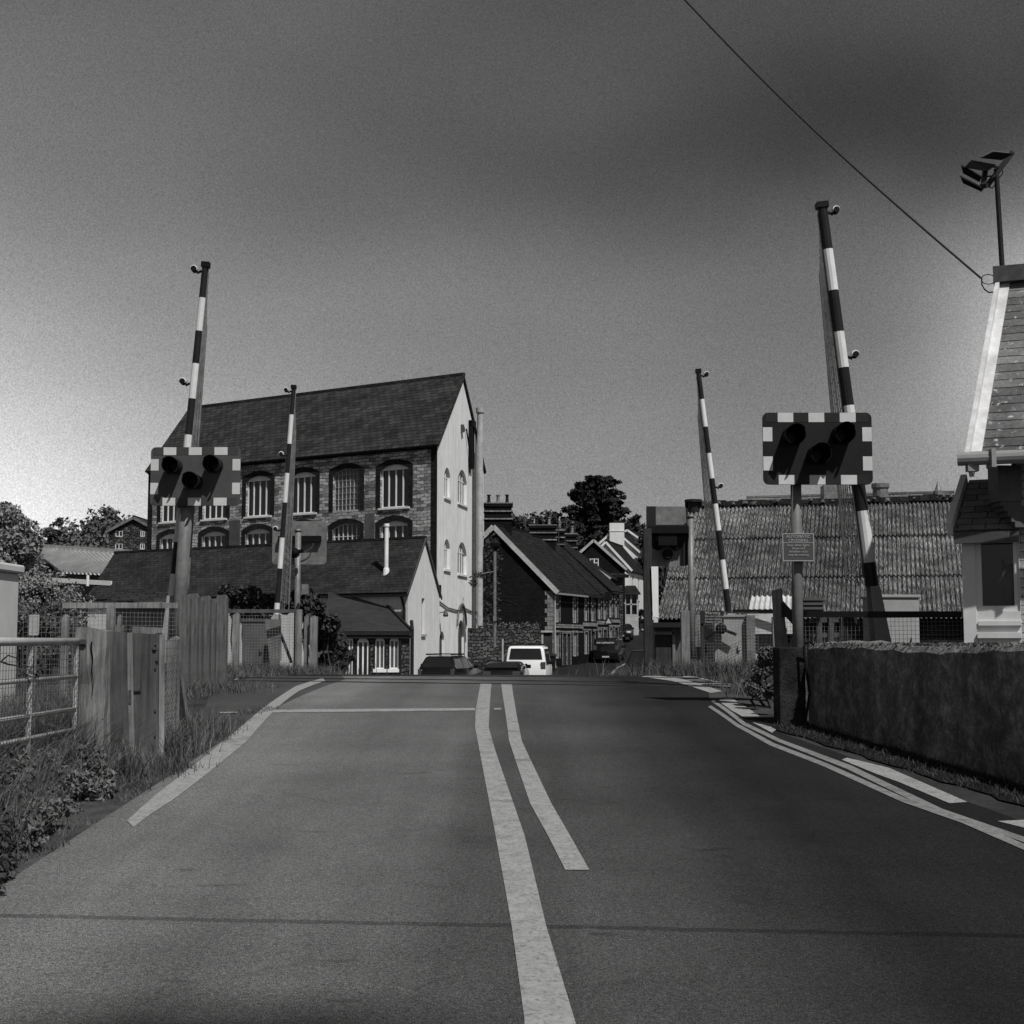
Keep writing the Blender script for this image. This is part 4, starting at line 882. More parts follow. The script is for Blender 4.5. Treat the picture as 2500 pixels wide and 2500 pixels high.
f0, f1 = at(60, 1412, 90), at(272, 1424, 86); mb = MB(); mb.bar(f0, f1, .1, .28); pz_ = at(218, 1405, 86.5); mb.tube([(pz_.x, 86.2, pz_.z), (pz_.x, 86.2, pz_.z-.65)], .09, 8); mb.build('fascia', M['white'], ms)
ha = at(268, 1294, 122); hb_ = at(384, 1302, 122)
simple_house((hb_.x, 122), Vector((-.0, 9, 0)), Vector((ha.x-hb_.x, 0, 0)), gz(122)-2, at(268, 1294, 122).z, at(324, 1263, 122).z, 'plain gabled block with four small white windows beyond the metal shed', ('brick_terrace', 'stone_wall'), 'slate_plain',
             [], [(1.25, at(300, 1341, 122).z, .38, .5, 0), (3.25, at(300, 1341, 122).z, .62, .5, 0), (1.25, at(300, 1310, 122).z, .38, .5, 0), (3.25, at(300, 1310, 122).z, .62, .5, 0)], barge='galv', gbar=.055)
# ================= the crossing =================
def text_mesh(txt, size, Mx, mat, parent, name='lettering', align='LEFT', depth=.002):
    cu = bpy.data.curves.new(name, 'FONT'); cu.body = txt; cu.size = size; cu.align_x = align; cu.extrude = depth; cu.space_line = .95; cu.resolution_u = 3
    tmp = bpy.data.objects.new('tmp', cu); COL.objects.link(tmp); bpy.context.view_layer.update()
    me = bpy.data.meshes.new_from_object(tmp.evaluated_get(bpy.context.evaluated_depsgraph_get()))
    bpy.data.objects.remove(tmp); bpy.data.curves.remove(cu)
    o0 = LOC[parent.name]; T = Mx @ Matrix.Rotation(math.pi/2, 4, 'X')
    me.transform(T); me.transform(Matrix.Translation(-o0)); me.materials.clear(); me.materials.append(M[mat]); me.name = name
    o = bpy.data.objects.new(name, me); COL.objects.link(o); LOC[o.name] = Vector(o0); o.parent = parent; return o
def rrect(x0, x1, z0, z1, r, n=5):
    pts = []
    for cx, cz, a in ((x1-r, z0+r, -90), (x1-r, z1-r, 0), (x0+r, z1-r, 90), (x0+r, z0+r, 180)):
        for i in range(n+1): t = math.radians(a+90*i/n); pts.append((cx+r*math.cos(t), cz+r*math.sin(t)))
    return pts
def wigwag(label, pT, pB, D, bx, by, yawd, Wd=1.3, Hd=.86, pr=.075, pole_mat='pole', hazed=False, group='twin lamp crossing signals facing the camera'):
    """pT, pB pixels of the pole; bx, by pixel of the board centre"""
    T = at(*pT, D); B = at(*pB, D); k = (gz(D)-.2-B.z)/(T.z-B.z); base = B + (T-B)*k
    r = thing('crossing_signal', (base.x, D, gz(D)), label, 'level crossing signal', group)
    mb = MB(); mb.tube([base, T+(T-B).normalized()*.5], pr, 16); mb.build('pole', M[pole_mat], r, smooth=True)
    c = at(bx, by, D-.16); F = yaw(c, yawd)
    mb = MB(F); mb.prism(rrect(-Wd/2, Wd/2, -Hd/2, Hd/2, .07), 0, .02); ht = .115
    X = lambda f: -Wd/2+Wd*f
    mb.k = 1
    for a, b in ((.14, .282), (.422, .566), (.708, .854)):
        mb.box(X(a), X(b), -.004, 0.01, Hd/2-ht, Hd/2-.002); mb.box(X(a), X(b), -.004, 0.01, -Hd/2+.002, -Hd/2+ht)
    for a, b in ((.205, .40), (.61, .805)):
        for x0, x1 in ((-Wd/2+.002, -Wd/2+.115), (Wd/2-.115, Wd/2-.002)): mb.box(x0, x1, -.004, 0.01, Hd/2-Hd*b, Hd/2-Hd*a)
    mb.k = 2
    for a, b in ((.282,.422),(.566,.708),(0.03,.14),(.854,.97)):
        mb.box(X(a), X(b), -.003, 0.01, Hd/2-ht, Hd/2-.004); mb.box(X(a), X(b), -.003, 0.01, -Hd/2+.004, -Hd/2+ht)
    bo = mb.build('backboard', [M['board_hazed' if hazed else 'board_dark'], M['board_white'], M['board_hazed_edge' if hazed else 'board_mid']], r)
    for fx, fz in ((.265, .34), (.715, .32), (.49, .60)):
        cx, cz = X(fx), Hd/2-Hd*fz; mb = MB(F); n = 24; R = .122; Lh = .33; vs = []; fs = []
        for i in range(n+1):
            t = math.radians(-62 + (304)*i/n); ln = Lh*(1 if 30 < math.degrees(t) < 150 else .8)
            for rr, y in ((R, 0), (R, -ln), (R-.006, -ln), (R-.006, 0)): vs.append((cx+rr*math.cos(t), y, cz+rr*math.sin(t)))
        for i in range(n):
            for j in range(4): fs.append((i*4+j, i*4+(j+1)%4, (i+1)*4+(j+1)%4, (i+1)*4+j))
        mb.add(vs, fs); hd = mb.build('lamp_hood', M['hood_hazed' if hazed else 'black'], r)
        mb = MB(F); mb.lathe([(.0, -.035), (.06, -.03), (.1, -.01), (.1, 0)], 20, (cx, 0, cz), 'y'); mb.build('lens', M['lens'], hd)
    mb = MB(F); mb.box(-.38, .38, .02, .12, -.12, .12); mb.box(-.5, .5, .02, .06, .2, .26); mb.build('mounting', M['galv_dark'], r)
    return r, F
LSG, _ = wigwag('crossing signal on leaning grey pole with chequered board at the left roadside', (457, 1228), (436, 1500), 20.7, 477, 1163, -1.0, 1.30, .85, .092, hazed=True)
RSG, RF = wigwag('crossing signal on the right with notice plate below its chequered board', (1943, 1180), (1948, 1540), 17.2, 1996, 1095, 0, 1.31, .87, .066)
for o in (LSG, RSG): pass
# notice plate on the right pole
pc = at(1949, 1336, 17.05); FN = yaw(pc, 0); pw, ph = .375, .33
mb = MB(FN); mb.prism(rrect(-pw/2, pw/2, -ph/2, ph/2, .01), 0, .008); npl = mb.build('notice_plate', M['sign_grey'], RSG)
mb = MB(FN); y = -.003
for x0, x1, z0, z1 in ((-pw/2, pw/2, ph/2-.008, ph/2), (-pw/2, pw/2, -ph/2, -ph/2+.008), (-pw/2, -pw/2+.008, -ph/2+.008, ph/2-.008), (pw/2-.008, pw/2, -ph/2+.008, ph/2-.008), (-pw/2+.008, pw/2-.008, .052, .057)): mb.box(x0, x1, y, 0, z0, z1)
mb.build('plate_border', M['ink'], npl)
text_mesh('AUTOMATIC\nCROSSING', .05, FN @ Matrix.Translation((0, -.004, .112)), 'ink', npl, align='CENTER')
text_mesh('Stop when lights\nshow red\nAnother train\nmay be coming', .04, FN @ Matrix.Translation((0, -.004, .012)), 'ink', npl, align='CENTER')
mb = MB(FN); mb.box(-.1, .1, .01, .09, -.14, -.10); mb.box(-.1, .1, .01, .09, .10, .14); mb.build('plate_clamp', M['galv_dark'], npl)
# ---- lifting barriers ----
def barrier(label, bot, top, D, side, bands, width, skirt, lamps, base_z=None, first_black=True, arm=None):
    """side +1: skirt hangs to the right of the boom in the photo, -1: left"""
    P = at(*bot, D); T = at(*top, D); d = (T-P).normalized(); Lb = (T-P).length
    r = thing('lifting_barrier', (P.x, D, gz(D)), label, 'barrier', 'raised barriers at the level crossing')
    mb = MB(); mb2 = MB(); cuts = bands; X = Vector((1,0,0)); Yv = X.cross(d)
    for i in range(len(cuts)-1):
        a, b = P + d*Lb*cuts[i], P + d*Lb*cuts[i+1]; black = ((len(cuts)-2-i) % 2 == 0)
        w0 = width*(1.25-.25*cuts[i]*1.0); mb.k = 1 if black else 0
        mb.tube([a, b], w0/2, 12, width*(1.25-.25*cuts[i+1])/2)
    bo = mb.build('boom', [M['boom_white'], M['boom_black']], r, smooth=False)
    cap = MB(); cap.bar(T-d*.02, T+d*.06, width*1.15, width*1.15, (1,0,0)); cap.build('end_cap', M['black'], bo)
    # folded skirt: two edge rails and a bundle of thin rods
    sk = MB(); off0, off1 = skirt; s0 = P + X*side*(width*.62); s1 = T + X*side*(width*.5) - d*.1
    e0 = P + X*side*(width*.6+off0); e1 = T - d*.25 + X*side*(width*.6+off1)
    sk.bar(s0, s1, .018, .03); sk.bar(e0+d*.1, e0.lerp(e1, .86), .022, .03)
    for k in range(7):
        t = (k+.6)/7; q0 = s0.lerp(e0, t); q1 = s1.lerp(e1, t); st = random.uniform(0, .06)
        sk.bar(q0.lerp(q1, st)+Vector((0,.02*(k%3),0)), q0.lerp(q1, 1-.12*t-.02), .012, .02)
    for k in range(26):
        t = .03+.9*k/26; a = s0.lerp(s1, t); b = e0.lerp(e1, t*.95+.01); sk.bar(a, b-d*.12, .009, .009)
    sk.build('skirt', M['galv' if arm != 'dark' else 'galv_dark'], r)
    for t in lamps:
        c = P + d*Lb*t - X*side*(width*.5); l = MB(); l.bar(c, c-X*side*.07-Vector((0,0,.03)), .03, .03); q = c - X*side*.105 + Vector((0,-.02,.02))
        l.lathe([(.042, -.07), (.046, .05), (.03, .07)], 12, (q.x, q.y, q.z), 'y'); lo = l.build('boom_lamp', M['black'], r)
        l = MB(); l.lathe([(.05, -.045), (.052, .035), (.05, .055)], 12, (q.x, q.y, q.z+.012), 'y'); l.build('lamp_shell', M['white'], lo)
    # support arms either side and the drive cabinet
    g = gz(D); piv = Vector((P.x, D, g+1.05)); ar = MB()
    for y in (-.22, .22):
        a = P + Vector((0, y*.6, 0)); b = Vector((P.x - d.x*(P.z-g-.5)/d.z, D+y, g+.45))
        w = .16
        ar.add([a+Vector((-.05,0,0)), a+Vector((.07,0,0)), b+Vector((w*.9,0,-.1)), b+Vector((-w*.5,0,-.3)), a+Vector((-.05,.03,0)), a+Vector((.07,.03,0)), b+Vector((w*.9,.03,-.1)), b+Vector((-w*.5,.03,-.3))],
               [(0,1,2,3),(7,6,5,4),(0,4,5,1),(1,5,6,2),(2,6,7,3),(3,7,4,0)])
    ar.build('support_arm', M['cabinet'], r)
    return r, P, d
bl = [0, .065, .16, .262, .42, .483, .593, .70, .80, .902, 1.0]
B1 = barrier('tall raised barrier behind the left signal, its foot near the timber posts', (421, 1455), (502, 650), 21.0, 1, bl, .105, (.155, .02), (.985, .64))
B2 = barrier('raised barrier on the far left side with pale cabinet and arm at its foot', (675, 1500), (717, 947), 31.0, 1, [0, .045, .30-.04, .375, .52, .60, .75-.02, .79, 1.0][:1]+[.05, .20, .335, .49, .62, .75, .88, 1.0], .10, (.20, .03), (.985, .70, .37))
B3 = barrier('tallest raised barrier behind the right signal, with pale cabinet beside it', (2130, 1432), (2007, 505), 19.4, -1, [0, .055, .18-.0, .30, .42, .54, .656, .768, .88, 1.0][:1]+[.062, .195, .33, .47, .57, .665, .775, .885, 1.0], .14, (.26, .04), (.985, .60), arm='dark')
B4 = barrier('raised barrier on the far right side in front of the corrugated roof', (1780, 1498), (1705, 908), 29.3, -1, [0, .08, .21, .335, .46, .565, .70, .80, .875, 1.0][:1]+[.1, .22, .34, .45, .555, .66, .77, .885, 1.0], .10, (.26, .03), (.985, .52), arm='dark')
def cabinet(parent, px0, px1, py0, D, dep, mat, yawd=0, z0=None, lid=True, name='drive_cabinet', rib=False):
    a = at(px0, py0, D); b = at(px1, py0, D); c = (a+b)/2; w = (b-a).length/2; F = yaw((c.x, D, 0), yawd); zb = gz(D)-.1 if z0 is None else z0
    mb = MB(F); mb.box(-w, w, 0, dep, zb, c.z-.05); o = mb.build(name, M[mat], parent, bevel=.012)
    if lid: mb = MB(F); mb.box(-w-.03, w+.03, -.03, dep+.03, c.z-.05, c.z); mb.build('lid', M[mat], o, bevel=.01)
    mb = MB(F); mb.box(-w+.06, w-.06, -.006, 0, zb+.18, c.z-.12); mb.cbox((w-.14, -.03, (zb+c.z)/2), .05, .05, .1); mb.build('door', M[mat], o)
    return o
ecb = thing('equipment_cabinet', gp(2205, 24.5), 'pale square equipment cabinet behind the mesh fence near the signal box', 'cabinet'); cabinet(ecb, 2148, 2245, 1452, 24.5, .9, 'cabinet', 6, name='body')
cabinet(B2[0], 592, 655, 1512, 31.3, .6, 'cabinet_dark'); cabinet(B4[0], 1744, 1820, 1501, 28.75, .5, 'cabinet', -4)
cabinet(B1[0], 385, 432, 1545, 21.5, .5, 'cabinet_dark')
# pale end plate of the far right machine
mb = MB(); a = at(1820, 1502, 28.7); mb.box(a.x, a.x+.17, 28.6, 28.75, gz(28.7)-.1, a.z); mb.build('end_plate', M['galv'], B4[0])
mb = MB(); a = at(648, 1512, 30.6); b = at(688, 1512, 30.6); c = at(676, 1645, 30.6); mb.prism([(a.x, a.z), (b.x, b.z), (c.x+.06, gz(31)-.1), (c.x-.08, gz(31)-.1)], 30.5, 30.56); mb.build('side_plate', M['galv'], B2[0])
mb = MB(); a = at(684, 1545, 30.7); c = at(712, 1618, 30.7); mb.bar(a, c, .12, .05); mb.build('balance_arm', M['cabinet_dark'], B2[0])
for px, py in ((1760, 1535),):
    c = at(px, py, 28.6); mb = MB(); mb.lathe([(.05,-.1),(.11,-.05),(.11,.05)], 12, (c.x, c.y, c.z), 'y'); mb.bar(c, c+Vector((.3,-.05,-.12)), .06, .06); mb.bar(c, c+Vector((-.3,0,-.2)), .05, .05); mb.build('coupling', M['black'], B4[0])
# ---- far signals seen from behind ----
def back_signal(label, px, pyt, D, board, yawd, extra):
    T = at(px, pyt, D); g = gz(D); r = thing('crossing_signal', (T.x, D, g), label, 'level crossing signal', 'crossing signals seen from behind')
    mb = MB(); mb.tube([(T.x, D, g-.2), (T.x, D, T.z)], .068, 14); mb.lathe([(.08, T.z-.02), (.08, T.z+.03), (.02, T.z+.05)], 14, (T.x, D, 0)); mb.build('pole', M['galv'], r, smooth=True)
    x0, y0, x1, y1 = board; c = at((x0+x1)/2, (y0+y1)/2, D+.16); w = (at(x1, y0, D).x-at(x0, y0, D).x)/2/math.cos(math.radians(yawd)); hh = (at(x0, y0, D).z-at(x0, y1, D).z)/2
    F = yaw(c, yawd); mb = MB(F); mb.prism(rrect(-w, w, -hh, hh, .08), 0, .02); bo = mb.build('backboard', M['galv'], r)
    mb = MB(F); mb.box(-w*.75, w*.82, -.14, -.02, hh*.02, hh*.30); mb.build('lamp_case', M['black'], r)
    mb = MB(F)
    for fx, fz in ((-.45, -.30), (.4, -.3), (0, -.62)): mb.lathe([(.09, -.16), (.11, -.05), (.11, 0)], 14, (w*fx, 0, hh*fz), 'y') if extra else None
    if mb.v: mb.build('lamp_back', M['black'], r)
    mb = MB(F); n = 14; mb.tube([(w*.55*math.cos(math.pi+math.pi*i/n), -.12, -.02+hh*.45*math.sin(math.pi+math.pi*i/n)) for i in range(n+1)], .012, 5); mb.build('cable_loop', M['galv_dark'], r)
    return r, F, w, hh
S1, F1, w1_, h1_ = back_signal('far left crossing signal seen from behind, pale square board on grey pole', 728, 1296, 32.0, (664, 1272, 798, 1378), -3, False)
c = at(719, 1350, 31.7); mb = MB(); mb.lathe([(.10, -.03), (.115, .03)], 16, (c.x, c.y, c.z), 'y'); mb.lathe([(.03, -.08), (.08, -.02), (.08, 0)], 12, (c.x+.02, c.y-.1, c.z), 'y'); mb.bar(c, c+Vector((.2, -.05, .05)), .05, .08); mb.build('warning_bell', M['black'], S1)
mb = MB(); c = at(740, 1438, 31.6); mb.box(c.x-.02, c.x+.12, 31.5, 31.7, c.z-.12, c.z+.1); mb.build('junction_box', M['galv'], S1)
S2, F2, w2_, h2_ = back_signal('far right crossing signal seen from behind with mottled board beside the corrugated roof', 1686, 1262, 29.6, (1578, 1236, 1680, 1382), 0, True)
mb = MB(F2); mb.box(-w2_, w2_*1.12, -.2, -.02, h2_*.10, h2_*.36); mb.box(-w2_, -w2_*.55, -.05, -.0, h2_*.36, h2_); mb.box(w2_*.72, w2_*1.02, -.1, -.02, -h2_*.98, h2_*.10); mb.box(-w2_*.98, w2_*.9, -.08, -.02, -h2_*.35, h2_*.10); mb.build('lamp_housing', M['pipe_dark'], S2)
mb = MB(F2); mb.box(-w2_*.98, w2_*.95, -.34, -.16, h2_*.06, h2_*.30); mb.box(-w2_*.5, w2_*.4, -.30, -.08, -h2_*.34, h2_*.06); mb.build('visor_bar', M['black'], S2)
ec2 = thing('dark_backing', gp(1716, 30.5), 'dark backing box added behind the far right mesh fence, left of the drive cabinet', 'cabinet'); cabinet(ec2, 1690, 1742, 1497, 30.5, .6, 'pipe_dark', 0, name='body')  # box added as dark backing where the mesh looks dark
# dark post with white strip board
p0 = gp(1583, 28.6); zt = at(1583, 1290, 28.6).z; bp = thing('marker_post', (p0.x, 28.6, p0.z), 'dark square post carrying a bright white strip board beside the small shed', 'post')
mb = MB(); mb.box(p0.x-.075, p0.x+.085, 28.55, 28.75, p0.z-.2, zt); mb.build('post', M['wood_dark'], bp)
a, b = at(1590, 1383, 28.5), at(1607, 1383, 28.5); c, d = at(1594, 1504, 28.5), at(1608, 1508, 28.5)
mb = MB(); mb.add([a, b, d, c]+[p+Vector((0,.03,0)) for p in (a, b, d, c)], [(0,1,2,3),(7,6,5,4),(0,4,5,1),(1,5,6,2),(2,6,7,3),(3,7,4,0)]); mb.build('white_board', M['white'], bp)
# ---- mesh fences ----
def mesh_panel(mb, p, q, z0, z1, sp=.05, r=.0035):
    p, q = Vector(p), Vector(q); d = q-p; n = max(2, int(Vector((d.x, d.y, 0)).length/sp))
    for i in range(n+1):
        t = i/n; x, y = p.x+d.x*t, p.y+d.y*t; mb.bar((x, y, z0), (x, y, z1), r, r)
    k = max(2, int((z1-z0)/sp))
    for i in range(k+1): z = z0+(z1-z0)*i/k; mb.bar((p.x, p.y, z), (q.x, q.y, z), r, r)
def fence(label, pts, D, top_py, posts, rail=True, postw=.12, mat='wood', meshz=(None, None), railmat='wood_dark', bottom=None, group=None, cat='fence', sp=.05, r=.0035, diag=False):
    """pts: two (px, depth); posts: list of (px, depth, top py, width m)"""
    (xa, Da), (xb, Db) = pts; A = at(xa, top_py, Da); B = at(xb, top_py, Db)
    root = thing('mesh_fence', ((A.x+B.x)/2, (A.y+B.y)/2, gz((Da+Db)/2)), label, cat, group)
    zt = min(A.z, B.z); 
    if rail: mb = MB(); mb.bar(A, B, .07, .075); mb.build('rail', M[railmat], root)
    mb = MB(); z0 = gz((Da+Db)/2)-.05 if bottom is None else bottom; mesh_panel(mb, A, B, z0, zt-.03, sp, r); mb.build('wire_mesh', M['galv'], root)
    for px, Dp, py, w in posts:
        T = at(px, py, Dp); mb = MB(); g = gz(Dp)-.2
        mb.prism([(T.x-w/2, g), (T.x+w/2, g), (T.x+w/2, T.z-.03), (T.x+w*.2, T.z), (T.x-w/2, T.z-.05)], Dp-w/2, Dp+w/2); mb.build('post', M[mat], root)
    return root
fence('dark railed mesh fence standing behind the right hand concrete wall', ((1912, 18.3), (2346, 17.0)), 18, 1500, [(2074, 17.9, 1498, .15)], railmat='pipe_dark', mat='wood_dark')
fp = thing('fence_post', gp(1900, 18.4), 'tall dark timber straining post with sloping brace at the end of the wall', 'post')
mb = MB(); a = at(1884, 1436, 18.4); g = gz(18.4)-.2; lean = .12; mb.add([(a.x, 18.3, a.z-.03), (a.x+.11, 18.3, a.z), (a.x+.26, 18.3, g), (a.x+.07, 18.3, g), (a.x, 18.42, a.z-.03), (a.x+.11, 18.42, a.z), (a.x+.26, 18.42, g), (a.x+.07, 18.42, g)], [(0,1,2,3),(7,6,5,4),(0,4,5,1),(1,5,6,2),(2,6,7,3),(3,7,4,0)]); mb.build('post', M['wood'], fp)
mb = MB(); mb.bar(at(1905, 1475, 18.35), at(1945, 1520, 18.1), .05, .1); mb.build('brace', M['wood_dark'], fp)
fence('fine mesh fence on the far right side hung with a small notice', ((1677, 28.0), (1850, 28.4)), 28, 1490, [(1672, 28.0, 1487, .16), (1702, 28.4, 1498, .1)], rail=False, sp=.06)
fence('pale wire fence between the far right machine and the tall timber post', ((1836, 27.0), (1890, 26.0)), 27, 1512, [(1893, 25.5, 1500, .12)], rail=False, sp=.06)
# notice
nb_ = at(1739, 1506, 27.9); FN2 = yaw(nb_, 0); ntc = thing('trespass_notice', (nb_.x, nb_.y, nb_.z-.16), 'small dark trespass warning notice with white lettering fixed to the far right fence', 'sign')
mb = MB(FN2); mb.box(-.235, .22, 0, .015, -.125, .12); mb.build('board', M['sign_dark'], ntc)
text_mesh('Warning', .085, FN2 @ Matrix.Translation((-.145, -.004, .05)), 'ink', ntc)
text_mesh('Do not trespass\non the railway\nPenalty £1000', .058, FN2 @ Matrix.Translation((-.145, -.004, -.005)), 'ink', ntc)
p_ = gp(1722, 27.95); mb = MB(); mb.bar((nb_.x-.19, 27.95, p_.z-.1), (nb_.x-.19, 27.95, nb_.z+.1), .04, .04); mb.build('post', M['wood_dark'], ntc)
# right background clutter fence by the wall (white rails)
b_ = thing('rail_stack', gp(2000, 24), 'dark board stack with pale rails seen through the right mesh fence', 'fence')
a = at(1960, 1458, 24); c = at(2010, 1458, 24); mb = MB(); mb.box(a.x, c.x, 24, 24.1, a.z-.3, a.z)
for k in range(4): mb.box(a.x, c.x, 23.96, 24, a.z-.28+k*.075, a.z-.24+k*.075)
mb.build('louvre_board', M['cabinet_dark'], b_)
mb = MB(); a = at(1985, 1490, 24); e = at(2060, 1500, 24)
for k in range(3): mb.box(a.x, e.x, 24.2, 24.25, a.z-.2-k*.25, a.z-.12-k*.25)
for k in range(3): mb.box(a.x+.1+k*.2, a.x+.18+k*.2, 24.15, 24.2, gz(24)-.1, a.z)
mb.build('rails', M['galv_dark'], b_)
# ---- concrete wall on the right ----
cw = thing('concrete_wall', (3.5, 13, gz(13)), 'long dark mossy concrete wall along the right side of the road', 'wall')
pf = gy(1975, 1772); pn = gy(2500, 1922); dd = Vector((pn.x-pf.x, pn.y-pf.y, 0)).normalized(); out = Vector((-dd.y, dd.x, 0)); out = out if out.x > 0 else -out
mb = MB(); n = 60; vs = []; fs = []; ztop = at(2000, 1574, pf.y).z
for i in range(n+1):
    s = -.0+i*.22; p = pf + dd*s; jit = .012*math.sin(i*1.7)+.01*math.sin(i*.63); zt = ztop + .02*math.sin(i*.37) + .012*math.sin(i*2.3)
    wob = .012*math.sin(i*.9)
    g = gz(p.y)-.3
    prof = [(0+wob, g), (0+wob*.5, (g+zt)/2), (0, zt-.05), (.035, zt), (.2, zt+.02), (.33, zt-.01), (.36, zt-.06), (.36, g)]
    for o, z in prof: q = p + out*o; vs.append((q.x, q.y, z))
k = 8
for i in range(n):
    for j in range(k-1): fs.append((i*k+j, i*k+j+1, (i+1)*k+j+1, (i+1)*k+j))
fs.append(tuple(range(k))); fs.append(tuple(range(n*k+k-1, n*k-1, -1)))
mb.add(vs, fs); mb.build('wall_body', M['concrete'], cw, smooth=False)
mb = MB(); pe = gy(1892, 1765); ze = at(1900, 1580, pe.y).z
mb.box(pe.x, pf.x-.03, pf.y-.02, pf.y+.36, gz(pf.y)-.3, ze); mb.build('end_pier', M['concrete_dark'], cw, bevel=.02)
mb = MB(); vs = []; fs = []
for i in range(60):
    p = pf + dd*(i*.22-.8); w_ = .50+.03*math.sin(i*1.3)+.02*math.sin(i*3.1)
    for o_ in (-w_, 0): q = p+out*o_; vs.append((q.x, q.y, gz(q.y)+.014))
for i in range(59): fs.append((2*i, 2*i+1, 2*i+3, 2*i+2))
mb.add(vs, fs); tag(mb.build('verge', M['soil_shadow']), kind='structure')  # soil strip widens the wall's cast shadow by colour
mb = MB(); a = at(1962, 1578, pf.y-.1); mb.tube([a, a+Vector((.02,-.02,-.25)), a+Vector((.05,-.02,-.5)), a+Vector((.0,-.02,-.8))], .014, 6); mb.tube([a+Vector((.0,-.02,.03)), a+Vector((.06,-.04,.05)), a+Vector((.12,-.02,.0)), a+Vector((.1,-.02,-.2))], .014, 6); mb.build('iron_latch', M['black'], cw)
# ---- left: tubular gate, gatepost, timber panel ----
GX = -3.66; YG = 12.15
gate = thing('field_gate', (GX, 10.5, gz(10.5)), 'galvanised tubular field gate with wire mesh at the far left', 'gate')
zt_ = at(190, 1567, YG).z
for k, dz in enumerate((0, .29, .56, .73, .9)):
    mb = MB(); mb.tube([(GX, YG-.02, zt_-dz), (GX, YG-3.6, zt_-dz)], .032 if k == 0 else .019, 10); mb.build('gate_rail', M['galv_bright'], gate, smooth=True)
for y in (YG-.05, YG-1.2, YG-1.9, YG-3.5): mb = MB(); mb.tube([(GX, y, zt_+.0), (GX, y, zt_-1.0)], .02, 8); mb.build('upright', M['galv_bright'], gate)
mb = MB(); p, q = Vector((GX+.03, YG-3.5, 0)), Vector((GX+.03, YG-.05, 0)); mesh_panel(mb, p, q, zt_-.95, zt_-.02, .06, .003); mb.build('wire_mesh', M['galv_dark'], gate)
gpst = thing('gate_post', (GX+.1, YG+.1, gz(YG)), 'thick split timber gatepost holding the tubular gate', 'post')
mb = MB(); g = gz(YG)-.2; zz = at(210, 1532, YG).z; x0, x1 = at(186, 1600, YG).x, at(258, 1600, YG).x
secs = []; n = 9; vs = []; fs = []
for i in range(n+1):
    t = i/n; z = g+(zz-g)*t; j = lambda s: .012*math.sin(i*2.1+s); w = .0
    vs += [(x0+j(0)-.02*(1-t), YG-.02, z), ((x0+x1)/2-.01+j(1), YG-.05+j(2), z), (x1+j(3)*.5, YG+.0, z-(.03 if i == n else 0)), (x1, YG+.26, z-(.03 if i == n else 0)), (x0+j(4)-.02*(1-t), YG+.26, z)]
for i in range(n):
    for j_ in range(5): fs.append((i*5+j_, i*5+(j_+1)%5, (i+1)*5+(j_+1)%5, (i+1)*5+j_))
fs.append((n*5, n*5+1, n*5+2, n*5+3, n*5+4)); mb.add(vs, fs); mb.build('post', M['wood'], gpst)
for z in (.12, .9): mb = MB(); mb.bar(((x0+x1)/2-.09, YG-.05, zz-z), ((x0+x1)/2-.03, YG-.07, zz-z), .012, .04); mb.bar((x0-.02, YG-.03, zz-z-.01), (x0+.1, YG-.06, zz-z-.01), .01, .04); mb.build('hinge', M['galv_dark'], gpst)
mb = MB(); xs = (x0+x1)/2+.02
pr_ = [(xs+.005*math.sin(k*5.3)+.003*k*.5, YG-.056, zz-.12-k*.03) for k in range(16)]; mb.tube(pr_, .0065, 5, .002); mb.build('split', M['black'], gpst)
pan = thing('plank_screen', gp(330, 12.5), 'leaning dark stained plank screen beside the thick gatepost', 'screen')
A = at(256, 1541, 12.25); Bp = at(398, 1549, 13.0); C_ = at(396, 1846, 13.0); Dp = at(258, 1872, 12.25); back = Vector((-.03, .05, 0))
mb = MB(); mb.add([A, Bp, C_, Dp] + [p+back for p in (A, Bp, C_, Dp)], [(0,1,2,3),(7,6,5,4),(0,4,5,1),(1,5,6,2),(2,6,7,3),(3,7,4,0)]); mb.build('boards', M['wood_panel'], pan)
mb = MB(); F_ = lambda u, v: A.lerp(Bp, u).lerp(Dp.lerp(C_, u), v) - back*.12
mb.bar(F_(.40, 0), F_(.44, .97), .015, .05, (1,.5,0)); mb.bar(F_(.97, .0), F_(.97, 1), .045, .05, (1,.5,0)); mb.bar(F_(.03, 0), F_(.03, 1), .03, .04, (1, .5, 0)); mb.build('edge_batten', M['wood'], pan)
mb = MB(); mb.bar(F_(.4, .45), F_(.6, .45), .02, .015); mb.bar(F_(.41, .45), F_(.41, .55), .02, .02); mb.bar(F_(.80, .12), F_(.90, .12), .03, .02); mb.bar(F_(.88, .13), F_(.88, .22), .03, .03)
for v in (.08, .28, .62, .82): 
    c = F_(.86, v); mb.lathe([(.012, -.01), (.012, .01)], 8, tuple(c), 'y')
mb.build('latch', M['galv_dark'], pan)
mp_ = fence('small bent mesh panel tied to a leaning post right of the timber panel', ((400, 13.1), (438, 14.0)), 13, 1555, [(425, 14.0, 1552, .11)], rail=False, sp=.07, r=.004)
lp = thing('leaning_post', gp(450, 14.4), 'thin timber prop leaning against the bent mesh panel', 'post')
mb = MB(); mb.bar(at(424, 1590, 14.1), Vector((gp(458, 14.6).x, 14.6, gz(14.6)-.1)), .09, .08); mb.build('post', M['wood'], lp)
